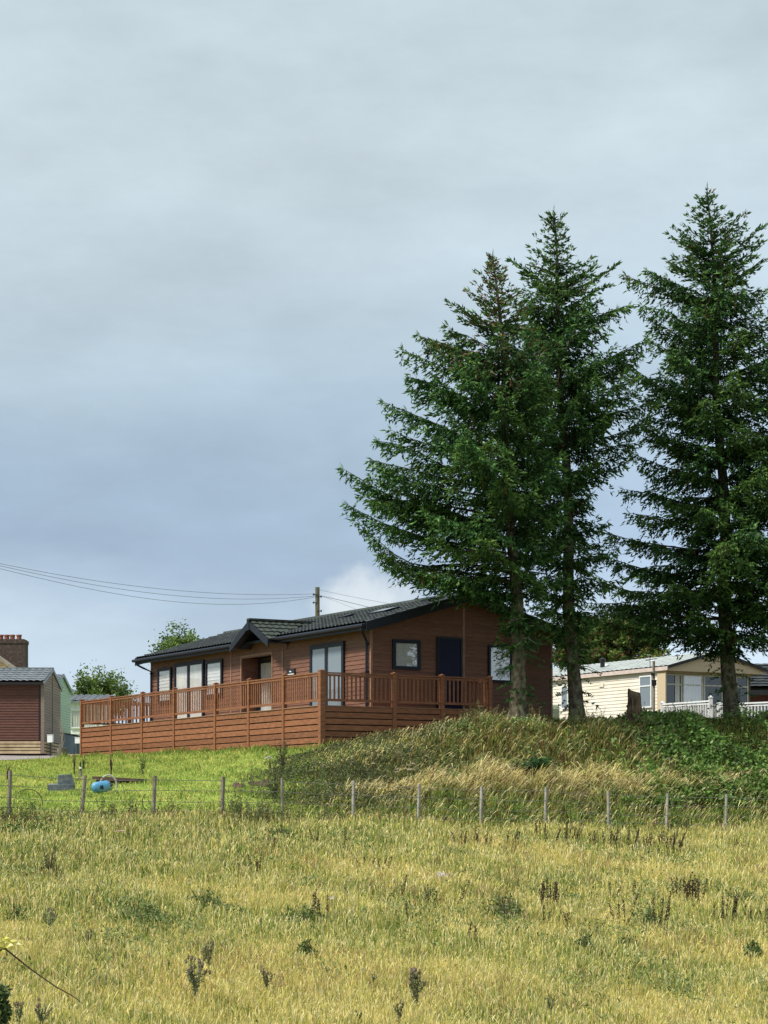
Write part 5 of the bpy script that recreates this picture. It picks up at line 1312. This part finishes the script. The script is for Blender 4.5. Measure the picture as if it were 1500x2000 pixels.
# ------------------------------------------------------------------ single plants
def plant_spikes(name, label, cat, x, y, specs, col, group=None, r=.018, zoff=0., leafcol=None):
    """specs: list of (dx, dy, height, lean, headfrac) stems with knobbly seed spikes"""
    z = hz(x, y); o = thing(name, label, cat, (x, y, z), 0, group)
    st = MB(); B = []; V = []; Wd = []
    for (dx, dy, h, le, hf) in specs:
        top = np.array([dx + le * h, dy, z + h]); b = np.array([dx * .5, dy * .5, z - .02]); st.tube([tuple(b), tuple((b + top) / 2 + [dx * .3, 0, 0]), tuple(top)], [.006, .005, .003], 4, cap=False)
        m = int(70 * hf * h / .5) + 12; u = rng.uniform(1 - hf, 1, m); ps = b + (top - b) * u[:, None] + rng.normal(0, .007, (m, 3))
        B.append(ps); V.append(unit(rng.normal(0, 1, (m, 3)) + np.array([0, 0, .6])) * rng.uniform(.018, .042, (m, 1))); Wd.append(rng.uniform(.014, .026, m))
    st.build('stems', M['twig'], o)
    B = np.concatenate(B); c = np.array(col) * rng.uniform(.6, 1.4, (len(B), 1))
    diamonds('seed_spikes', B, np.concatenate(V), np.concatenate(Wd), c, M['leaf'], o, zoff=z)
    if leafcol is not None:
        m = 60; ps = np.stack([rng.normal(0, .09, m), rng.normal(0, .09, m), z + rng.uniform(.02, .22, m)], 1); diamonds('leaves', ps, unit(rng.normal(0, 1, (m, 3)) + np.array([0, 0, .5])) * rng.uniform(.06, .14, (m, 1)), rng.uniform(.025, .045, m), np.array(leafcol) * rng.uniform(.7, 1.3, (m, 1)), M['leaf'], o, zoff=z)
    return o
def field_pt(px, py):
    lo, hi = 23., 58.
    for _ in range(40):
        Y = (lo + hi) / 2; X = (px - CX) / F * Y; p = HY - F * hz(X, Y) / Y
        if p > py: lo = Y
        else: hi = Y
    return (px - CX) / F * Y, Y
DOCK = (.09, .05, .03)
ORD = ['leftmost', 'second', 'third', 'fourth', 'fifth', 'sixth', 'seventh', 'eighth', 'ninth', 'tenth', 'eleventh', 'twelfth', 'thirteenth', 'fourteenth', 'fifteenth', 'sixteenth', 'seventeenth', 'eighteenth', 'nineteenth', 'twentieth']
def dock_row(px, py):
    return 0 if (px > 1045 and py < 1665) else 1 if py < 1720 else 2 if py < 1772 else 3
def dock_label(px, py):
    r_ = dock_row(px, py); xs_ = sorted({d_[0] for d_ in docks if dock_row(d_[0], d_[1]) == r_}); k = xs_.index(px)
    where = ['long row near the fence', 'thin far row at centre', 'middle meadow row', 'nearest meadow row'][r_]
    return 'dark dock spikes, ' + ('leftmost in the ' if k == 0 else ORD[k] + ' from left in the ') + where
docks = [(1053, 1632, 3, .5), (1080, 1640, 4, .42), (1105, 1638, 5, .5), (1128, 1640, 4, .5), (1150, 1642, 3, .42), (1190, 1645, 3, .4), (1203, 1648, 4, .45), (1222, 1650, 3, .42), (1237, 1648, 3, .45), (1262, 1652, 4, .4), (1284, 1650, 5, .52), (1300, 1652, 4, .42), (1316, 1655, 6, .5), (1330, 1658, 4, .4),
         (1325, 1745, 5, .48), (1338, 1750, 5, .45), (1352, 1752, 5, .5), (1366, 1750, 3, .45), (1075, 1760, 5, .5), (1090, 1762, 3, .4), (1060, 1765, 4, .42), (1240, 1745, 2, .3), (1198, 1745, 2, .3), (1208, 1795, 2, .45), (1218, 1795, 2, .5), (1281, 1815, 2, .6), (1297, 1815, 2, .62), (1415, 1795, 2, .5), (1434, 1795, 4, .5), (1400, 1795, 2, .35), (1460, 1790, 2, .35), (1494, 1795, 2, .35),
         (1065, 1800, 2, .35), (1120, 1805, 2, .3), (928, 1640, 4, .35), (905, 1645, 4, .35), (950, 1648, 3, .35), (683, 1645, 1, .4), (612, 1640, 2, .35), (530, 1650, 3, .35), (505, 1700, 4, .4), (740, 1695, 3, .3), (715, 1690, 3, .3), (778, 1745, 1, .45), (883, 1760, 1, .4), (630, 1790, 4, .5), (802, 1795, 1, .35), (920, 1830, 2, .3), (1445, 1650, 1, .4), (990, 1645, 3, .35), (1010, 1642, 3, .35)]
n_d = 0
for (px, py, ns, h) in docks:
    X, Y = field_pt(px, py + 14); n_d += 1
    cl = (px > 1045 and py < 1665)
    gp_ = 'dark dock spikes in the long row near the fence' if cl else 'dark dock spikes scattered through the meadow'
    lab = dock_label(px, py)
    plant_spikes('dock_plant', lab, 'plant', X, Y, [(rng.normal(0, .07), rng.normal(0, .05), h * 1.1 * rng.uniform(.7, 1.12), rng.normal(.05, .16), rng.uniform(.5, .75)) for _ in range(ns)], DOCK, gp_)
# nettle / willowherb spikes along the left fence: uncountable fringe
m = 1200; x = rng.uniform(-9, -1.2, m); y = yfence(x) + rng.normal(-.5, .35, m) ; z = height(x, y); keep = noise2(x, y, 2.6, 77) > .05; x, y, z = x[keep], y[keep], z[keep]; B = []; V = []; Wd = []; C = []
for i in range(len(x)):
    h_ = rng.uniform(.2, .55); k_ = 22; u = rng.uniform(.25, 1, k_); lx_ = rng.normal(0, .12)
    B.append(np.stack([x[i] + lx_ * u * h_ + rng.normal(0, .012, k_), y[i] + rng.normal(0, .012, k_), z[i] + u * h_], 1)); V.append(unit(rng.normal(0, 1, (k_, 3)) + np.array([0, 0, .4])) * rng.uniform(.03, .07, (k_, 1)) * (1.2 - u[:, None] * .6)); Wd.append(rng.uniform(.014, .03, k_)); C.append(np.tile(np.array([(.10, .14, .045), (.15, .19, .06), (.16, .12, .06)])[rng.integers(0, 3)], (k_, 1)) * rng.uniform(.7, 1.3, (k_, 1)))
tag(diamonds('nettle_fringe', np.concatenate(B), np.concatenate(V), np.concatenate(Wd), np.concatenate(C), M['leaf']), 'dark nettles and dead weed spikes along the left stretch of the fence', 'ground cover', kind='stuff')

def stalks(name, label, xs_, ys_, hlo, hhi, pal, seed, k_=24, leaf=(.03, .07)):
    r = np.random.default_rng(seed); B = []; V = []; Wd = []; C = []; zs_ = height(xs_, ys_)
    for i in range(len(xs_)):
        h_ = r.uniform(hlo, hhi); u = r.uniform(.1, 1, k_); lx_ = r.normal(0, .16); ly_ = r.normal(0, .1)
        B.append(np.stack([xs_[i] + lx_ * u * h_ + r.normal(0, .010, k_), ys_[i] + ly_ * u * h_ + r.normal(0, .010, k_), zs_[i] + u * h_], 1)); V.append(unit(r.normal(0, 1, (k_, 3)) + np.array([0, 0, .5])) * r.uniform(*leaf, (k_, 1)) * (1.3 - u[:, None] * .8)); Wd.append(r.uniform(.012, .028, k_)); C.append(np.tile(np.array(pal)[r.integers(0, len(pal))], (k_, 1)) * r.uniform(.65, 1.35, (k_, 1)))
    return tag(diamonds(name, np.concatenate(B), np.concatenate(V), np.concatenate(Wd), np.concatenate(C), M['leaf']), label, 'ground cover', kind='stuff')
m = 3800; x = rng.uniform(-3.5, 12, m); y = yfence(x) + rng.uniform(.4, 7.2, m); ok = (noise2(x, y, 1.5, 91) > .0) & (np.abs(x) < .185 * y)
lx = (x - DP.x) * EX.x + (y - DP.y) * EX.y; ly = (x - DP.x) * EY.x + (y - DP.y) * EY.y; ok &= ~((lx > -.15) & (ly > -.15)); x = x[ok]; y = y[ok]
a = x < 1.2 + rng.normal(0, 1.2, len(x))
stalks('tall_weeds', 'tall dark willowherb and nettle stalks on the left shoulder of the bank', x[a], y[a], .25, .62, [(.10, .14, .045), (.14, .19, .06), (.16, .13, .07), (.07, .10, .035)], 5)
stalks('tall_weeds', 'tall green and rusty weed stalks among the grass under the spruces', x[~a], y[~a], .2, .6, [(.12, .19, .045), (.18, .27, .07), (.20, .13, .06), (.30, .30, .12)], 6)

# green weed tufts in the meadow
def tuft(label, px, py, wpx, hgt, cols, nleaf=350, name='weed_clump', lsize=.07, group=None, cat='plant'):
    X, Y = field_pt(px, py); z = hz(X, Y); s = F / Y; rr = wpx / s / 2; o = thing(name, label, cat, (X, Y, z), 0, group); hgt *= 1.2; nleaf = int(nleaf * .62)
    st = MB()
    for _ in range(9):
        a = rng.uniform(0, 6.28); q = rr * rng.uniform(.1, .8); st.tube([(0, 0, z - .02), (math.cos(a) * q * .6, math.sin(a) * q * .6, z + hgt * .5), (math.cos(a) * q, math.sin(a) * q, z + hgt * rng.uniform(.7, 1))], [.006, .005, .003], 4, cap=False)
    st.build('stems', M['twig'], o)
    th = rng.uniform(0, 6.28, nleaf); q = np.sqrt(rng.uniform(0, 1, nleaf)) * rr; q = q * rng.uniform(.7, 1.35, nleaf); zz = rng.uniform(.05, 1, nleaf) * hgt * np.cos(np.clip(q / rr, 0, 1.2) * 1.2) * (.7 + .3 * np.sin(th * 3 + px)) + .03
    ps = np.stack([q * np.cos(th), q * np.sin(th), z + zz], 1)
    diamonds('leaves', ps, unit(rng.normal(0, 1, (nleaf, 3)) + np.array([0, 0, .5])) * rng.uniform(.6, 1.3, (nleaf, 1)) * lsize, rng.uniform(.35, .55, nleaf) * lsize, np.array(cols)[rng.integers(0, len(cols), nleaf)] * rng.uniform(.7, 1.3, (nleaf, 1)), M['leaf'], o, zoff=z)
    return o
TG = [(.12, .18, .05), (.17, .24, .07), (.08, .12, .035)]; TGY = [(.16, .22, .06), (.22, .27, .09), (.12, .17, .05)]
tuft('large grey-green weed clump in the meadow right of centre', 985, 1795, 75, .45, TG + [(.2, .2, .12)], 900)
tuft('wide pale green weed patch in the left middle of the meadow', 275, 1800, 110, .30, TGY, 900)
tuft('dark green weed clump at the far right of the meadow', 1470, 1870, 34, .28, TG, 400)
tuft('small dark green weed tuft in the left centre of the meadow', 598, 1868, 36, .22, TG, 260)
tuft('green nettle tuft at the left edge of the meadow', 30, 1802, 40, .25, TG, 260)
tuft('lush dark green patch just below the leftmost fence posts', 60, 1635, 130, .32, [(.06, .14, .025), (.08, .18, .035)], 1500)
tuft('dark brownish weed in the left meadow, below the lush green patch', 95, 1715, 40, .45, [(.07, .09, .04), (.1, .09, .05)], 380, lsize=.05)
tuft('yellow-green weed patch in the right of the meadow', 1440, 1765, 80, .25, TGY, 700)
tuft('small green tuft right of centre in the meadow', 1142, 1855, 34, .2, TG, 220)
tuft('green tuft between two weed patches right of centre in the meadow', 1222, 1852, 44, .2, TG, 220)
tuft('grey-green weed clump behind two tall dark spikes at right', 1262, 1808, 60, .35, TG, 500)
tuft('low green weed clump left of centre in the meadow', 590, 1805, 90, .28, TG, 800)
tuft('pale green weed clump left of the scattered spikes', 400, 1775, 80, .3, TGY, 700)
tuft('green patch of meadow weeds near the fence left of centre', 550, 1640, 60, .25, TG, 500)
tuft('thin grey-green weed in the middle of the meadow', 838, 1770, 34, .35, TG, 260)

# loose low weeds scattered through the meadow in drifts
m = 110000; Y = 25 + 29 * rng.uniform(0, 1, m); x = rng.uniform(-1, 1, m) * .19 * Y; ok = (Y < yfence(x) - .2)
pr = np.clip(noise2(x, Y, .75, 61) * 1.3 + noise2(x, Y, 2.6, 62) * 1.0 - .25, 0, 1) * (.25 + .75 * sst((Y - 29) / 4)); ok &= rng.uniform(0, 1, m) < pr
x = x[ok]; Y = Y[ok]; n = len(x); z = height(x, Y); hh = rng.uniform(.04, .30, n) * (.6 + .5 * np.clip(noise2(x, Y, 2.6, 62), 0, 1))
tag(diamonds('meadow_weeds', np.stack([x, Y, z + hh], 1), unit(rng.normal(0, 1, (n, 3)) + np.array([0, 0, .8])) * rng.uniform(.04, .10, (n, 1)), rng.uniform(.014, .034, n), np.array([(.14, .22, .06), (.20, .29, .08), (.10, .15, .045), (.28, .33, .15)])[rng.integers(0, 4, n)] * rng.uniform(.7, 1.3, (n, 1)), M['leaf']), 'low grey-green weeds drifting through the meadow grass', 'ground cover', kind='stuff')

M['weedstem'] = mat('weed stems', (.17, .19, .09), (.12, .11, .06), rough=.8)
# thistles
def thistle(label, px, py, hpx, wpx, nst=8, tone=1.0, seed=1, group=None):
    rs = np.random.default_rng(seed); X, Y = field_pt(px, py); z = hz(X, Y); s = F / Y; H = hpx / s; Wd_ = wpx / s
    o = thing('thistle', label, 'thistle', (X, Y, z), 0, group); st = MB(); B = []; V = []; Wl = []; C = []; heads = MB()
    for i in range(nst):
        a = rs.uniform(0, 6.28); q = Wd_ * .5 * rs.uniform(.2, 1); h = H * rs.uniform(.7, 1) * (1 - .2 * q / Wd_)
        p0 = np.array([0, 0, z - .03]); b0 = np.array([0, 0, z + H * rs.uniform(.15, .5)]); p2 = np.array([math.cos(a) * q, math.sin(a) * q * .6, z + h]); p1 = b0 + (p2 - b0) * .5 + np.array([math.cos(a) * q * .25, 0, -.02])
        st.tube([tuple(p0), tuple(b0), tuple(p1), tuple(p2)], [.007, .006, .005, .003], 5, cap=False)
        m = 16
        for t in np.linspace(.05, .98, m):
            pp = (b0 * (1 - t) ** 2 + 2 * p1 * t * (1 - t) + p2 * t * t) if t > .1 else b0
            for _ in range(2): B.append(pp); V.append(unit(rs.normal(0, 1, (1, 3)) + np.array([[0, 0, .3]]))[0] * rs.uniform(.03, .08) * (H / .7)); Wl.append(rs.uniform(.012, .022)); C.append(np.array([.19, .22, .11]) * rs.uniform(.6, 1.4) * tone)
        for _ in range(rs.integers(1, 4)):
            hp = p2 + rs.normal(0, .02, 3); r_ = .017 * H / .6
            heads.lathe((hp[0], hp[1], hp[2]), [(r_ * .5, -r_), (r_, 0), (r_ * .8, r_), (r_ * .3, r_ * 1.4)], 7)
            for _ in range(9): B.append(hp + [0, 0, r_]); V.append(unit(rs.normal(0, .7, (1, 3)) + np.array([[0, 0, 1.]]))[0] * r_ * 1.9); Wl.append(r_ * .6); C.append(np.array([.34, .28, .26]) if rs.uniform() < .4 else np.array([.22, .15, .13]))
    st.build('stems', M['weedstem'], o); heads.build('flower_heads', M['thistle'], o)
    diamonds('leaves', np.array(B), np.array(V), np.array(Wl), np.array(C), M['leaf'], o, zoff=z)
M['thistle'] = mat('thistle heads', (.20, .15, .12), (.11, .09, .06), rough=.9)
thistle('large branching thistle in the lower left of the meadow', 380, 1962, 92, 62, 11, seed=2)
thistle('thin thistle standing just behind the large branching one', 408, 1900, 60, 36, 6, seed=3)
thistle('small dark thistle in the left meadow above the bramble stem', 172, 1852, 36, 26, 7, seed=4)
thistle('pale brown thistle in the left meadow', 98, 1822, 46, 42, 10, tone=1.6, seed=5)
thistle('slender tall thistle low in the meadow right of centre', 815, 1978, 90, 34, 9, seed=6)
thistle('small thistle low in the meadow left of centre', 522, 1940, 50, 26, 6, seed=7)
thistle('tiny thistle low in the right of the meadow', 1077, 1988, 46, 24, 5, seed=8)
thistle('thin thistle between the two slender ones at the bottom', 730, 1925, 26, 16, 4, seed=9)
thistle('short thistle sprig left of the large branching one', 329, 1898, 26, 14, 4, seed=12)
thistle('thistle head poking up from the bottom edge right of centre', 780, 2010, 54, 30, 6, seed=10)
thistle('pair of thistle stems poking up from the bottom edge, left of centre', 702, 2012, 40, 20, 4, seed=11)
thistle('dark seeded thistle cut by the lower left corner', 80, 2018, 60, 40, 7, seed=13)
thistle('twiggy thistle beside the dark bush in the lower left corner', 38, 2020, 68, 30, 5, seed=14)
for i, (px, py) in enumerate(((862, 1733), (648, 1783))):
    X, Y = field_pt(px, py + 8); z = hz(X, Y); o = thing('fluffy_thistle', ['white fluffy thistle seed head in the centre of the meadow', 'small white thistle fluff left of the meadow centre'][i], 'thistle', (X, Y, z))
    MB().tube([(0, 0, z), (.01, 0, z + .3)], .005, 5).build('stem', M['twig'], o)
    m = 90 if i == 0 else 30; ps = np.tile([0.01, 0, z + .31], (m, 1)) + rng.normal(0, .035 if i == 0 else .015, (m, 3)) * [1.4, 1, .6]; diamonds('fluff', ps, unit(rng.normal(0, 1, (m, 3))) * .035, np.full(m, .02), np.tile([.8, .74, .72], (m, 1)), M['leaf'], o, zoff=z)

# ferns on the bank
def fern(label, px, py, wpx, seed):
    rs = np.random.default_rng(seed)
    for Y in np.linspace(50, 64, 300):
        X = (px - CX) / F * Y
        if HY - F * hz(X, Y) / Y <= py: break
    z = hz(X, Y); L0 = wpx / (F / Y) / 2 * 1.5; o = thing('fern', label, 'fern', (X, Y, z)); B = []; V = []; Wl = []; st = MB()
    for i in range(34):
        a = rs.uniform(0, 6.28); l = L0 * rs.uniform(.7, 1.1); e = rs.uniform(.9, 1.8)
        def p(t): return np.array([math.cos(a) * l * t * .8, math.sin(a) * l * t * .8, z + l * (e * t - (e * .75) * t * t)])
        st.tube([tuple(p(t)) for t in (0, .3, .6, 1)], .004, 4, cap=False)
        sd_ = np.array([-math.sin(a), math.cos(a), 0])
        for t in np.linspace(.12, 1, 30):
            for s_ in (-1, 1): B.append(p(t)); V.append((sd_ * s_ + np.array([math.cos(a) * .4, math.sin(a) * .4, -.25])) * .16 * (1.08 - t) * l / .7); Wl.append(.036)
    st.build('stalks', M['twig'], o); B = np.array(B); diamonds('fronds', B, np.array(V), np.array(Wl), np.tile([.035, .105, .03], (len(B), 1)) * rs.uniform(.7, 1.4, (len(B), 1)), M['leaf'], o, zoff=z)
fern('large dark green fern on the bank below the second spruce', 1035, 1522, 100, 1)
fern('smaller dark green fern on the bank left of the large one', 962, 1520, 62, 2)
fern('dark green fern on the bank below the tree stump', 1245, 1450, 40, 3)

# hogweed with pale flower heads on the bank
def hogweed(label, px, py, hpx, col, seed, nh=4):
    rs = np.random.default_rng(seed)
    for Y in np.linspace(49, 62, 300):
        X = (px - CX) / F * Y
        if HY - F * hz(X, Y) / Y <= py + hpx: break
    z = hz(X, Y); H = hpx / (F / Y); o = thing('hogweed', label, 'plant', (X, Y, z), 0); st = MB(); B = []; V = []; Wl = []
    for i in range(nh):
        a = rs.uniform(0, 6.28); q = rs.uniform(.05, .25); t = np.array([math.cos(a) * q, math.sin(a) * q, z + H * rs.uniform(.75, 1.05)]); st.tube([(0, 0, z), (t[0] * .3, t[1] * .3, z + H * .5), tuple(t)], [.010, .008, .005], 5, cap=False)
        m = 60; r_ = rs.uniform(.025, .06); th = rs.uniform(0, 6.28, m); qq = np.sqrt(rs.uniform(0, 1, m)) * r_
        B.append(t + np.stack([qq * np.cos(th), qq * np.sin(th), .02 - qq * .5], 1)); V.append(unit(rs.normal(0, 1, (m, 3)) * [1, 1, .7]) * .028); Wl.append(np.full(m, .018))
    st.build('stem', M['twig'], o); B = np.concatenate(B); diamonds('flower_heads', B, np.concatenate(V), np.concatenate(Wl), np.array(col) * rs.uniform(.8, 1.2, (len(B), 1)), M['leaf'], o, zoff=z)
hogweed('cream hogweed flower heads left of centre on the bank', 795, 1500, 36, (.62, .55, .38), 1, 6)
hogweed('pink-white hogweed head beside the cream ones on the bank', 808, 1492, 30, (.65, .52, .45), 2, 2)
hogweed('bright yellow-green hogweed on the bank foot', 858, 1508, 26, (.35, .42, .12), 3, 4)
hogweed('yellow flowering hogweed near the smaller fern', 922, 1514, 28, (.55, .45, .12), 4, 4)
hogweed('pale green hogweed heads left of the smaller fern', 935, 1478, 34, (.35, .42, .2), 5, 4)
hogweed('single cream hogweed head high on the left of the bank', 724, 1490, 24, (.6, .52, .3), 6, 2)
hogweed('pale yellow hogweed beside the shrub at the deck corner', 566, 1484, 30, (.6, .55, .25), 7, 3)
hogweed('white flower heads on the shrub stem before the deck skirt', 528, 1475, 34, (.65, .6, .55), 8, 3)

# weedy shrub in front of the deck corner
def shrub_at(label, px, py, hpx, wpx, seed, name='weedy_shrub', cols=((.06, .08, .035), (.09, .11, .045), (.12, .08, .05)), n=700, Y0=47, Y1=64, cat='shrub', lsize=.055):
    rs = np.random.default_rng(seed)
    for Y in np.linspace(Y0, Y1, 400):
        X = (px - CX) / F * Y
        if HY - F * hz(X, Y) / Y <= py: break
    z = hz(X, Y); s = F / Y; H = hpx / s; w_ = wpx / s / 2; o = thing(name, label, cat, (X, Y, z)); st = MB(); B = []
    for i in range(12):
        a = rs.uniform(0, 6.28); q = w_ * rs.uniform(.1, 1); top = np.array([math.cos(a) * q, math.sin(a) * q, z + H * rs.uniform(.5, 1)]); st.tube([(0, 0, z - .05), tuple(np.array([top[0] * .35, top[1] * .35, z + (top[2] - z) * .5])), tuple(top)], [.010, .007, .003], 4, cap=False)
        m = n // 12; u = rs.uniform(.15, 1.0, m)[:, None]; base = np.array([0, 0, z]); midp = np.array([top[0] * .35, top[1] * .35, z + (top[2] - z) * .5])
        B.append(base * (1 - u) ** 2 + 2 * midp * u * (1 - u) + top * u * u + rs.normal(0, .05, (m, 3)))
    st.build('stems', M['twig'], o); B = np.concatenate(B); m = len(B)
    diamonds('leaves', B, unit(rs.normal(0, 1, (m, 3))) * rs.uniform(.6, 1.3, (m, 1)) * lsize, rs.uniform(.4, .6, m) * lsize, np.array(cols)[rs.integers(0, len(cols), m)] * rs.uniform(.7, 1.3, (m, 1)), M['leaf'], o, zoff=z)
shrub_at('straggly brown-green shrub against the deck skirt left of its corner', 552, 1522, 90, 46, 5, n=420)
shrub_at('dark low shrub at the left foot of the bank', 535, 1560, 60, 80, 6, n=800, cols=((.10, .14, .05), (.14, .18, .06), (.12, .10, .05)))
shrub_at('leafy young sapling on the lawn in front of the deck', 279, 1516, 46, 20, 7, 'sapling', ((.3, .36, .1), (.2, .28, .07)), 110, cat='sapling', lsize=.07)
shrub_at('bare thin sapling on the lawn beside the steel channel', 217, 1514, 50, 16, 8, 'sapling', ((.15, .12, .05), (.2, .2, .06)), 24, cat='sapling')
shrub_at('bare thin sapling on the lawn left of the standpipe', 145, 1516, 58, 8, 9, 'sapling', ((.15, .12, .05),), 14, cat='sapling')
shrub_at('small leafy sapling just right of the standpipe', 163, 1505, 28, 12, 10, 'sapling', ((.12, .18, .05),), 60, cat='sapling')
shrub_at('bare twig sapling on the lawn at the left edge', 14, 1524, 34, 16, 11, 'sapling', ((.15, .14, .05),), 16, cat='sapling')

# foreground hedge scraps in the lower left corner
def near_leafy(name, label, cat, lobes, Y, cols, n, lsize, seed, root_px):
    rs = np.random.default_rng(seed); X0 = (root_px - CX) / F * Y; zb = hz(X0, Y); s = F / Y; o = thing(name, label, cat, (X0, Y, zb)); st = MB(); B = []
    for (cx, cy, rx, ry) in lobes:
        c = np.array([(cx - CX) / s - X0, 0, (HY - cy) / s]); m = n // len(lobes)
        st.tube([(0, 0, zb), (c[0] * .5, .05, (zb + c[2]) / 2), tuple(c)], [.012, .009, .003], 5, cap=False)
        B.append(c + unit(rs.normal(size=(m, 3))) * (rs.uniform(0, 1, (m, 1)) ** .5) * np.array([rx / s, rx / s, ry / s]))
    st.build('stems', M['twig'], o); B = np.concatenate(B); m = len(B)
    diamonds('leaves', B, unit(rs.normal(0, 1, (m, 3)) + np.array([0, 0, .4])) * rs.uniform(.6, 1.3, (m, 1)) * lsize, rs.uniform(.35, .6, m) * lsize, np.array(cols)[rs.integers(0, len(cols), m)] * rs.uniform(.6, 1.4, (m, 1)), M['leaf'], o, zoff=zb)
    return o
near_leafy('hedge_shrub', 'dark green bush cut off by the lower left corner', 'shrub', [(-4, 1945, 22, 26), (2, 1975, 20, 24), (-10, 2010, 40, 40)], 13.0, [(.05, .08, .03), (.08, .12, .045), (.16, .24, .08)], 1500, .035, 71, -20)
# long bramble stem with yellow leaves
YB = 10.0; pts = [P(-60, 1852, YB), P(0, 1856, YB), P(10, 1853, YB), P(60, 1893, YB), P(110, 1928, YB), P(140, 1944, YB), P(162, 1960, YB)]
X0 = pts[0].x; zb = hz(X0, YB)
o = thing('bramble_stem', 'long arching dark bramble stem with a tuft of yellow leaves at the lower left', 'bramble', (X0, YB, zb))
mb = MB(); mb.tube([(-.1, 0, zb), (-.12, 0, (zb + pts[0].z) / 2)] + [(p.x - X0, 0, p.z) for p in pts], [.007, .0065, .006, .005, .0048, .004, .0034, .0028, .0015], 6); mb.build('stem', M['twig'], o)
m = 46; c = P(14, 1843, YB); ps = np.stack([rng.normal(c.x - X0, .032, m), rng.normal(0, .02, m), rng.normal(c.z, .014, m)], 1)
diamonds('leaves', ps, unit(rng.normal(0, 1, (m, 3)) * [1, .6, .5]) * rng.uniform(.02, .045, (m, 1)), rng.uniform(.014, .026, m), np.array([(.75, .68, .22), (.8, .76, .40), (.62, .62, .12)])[rng.integers(0, 3, m)], M['leaf'], o, zoff=zb)
# tall grass stalks before the deck skirt right of its corner
for i, (px, py) in enumerate(((690, 1440), (700, 1445), (672, 1452))):
    pass
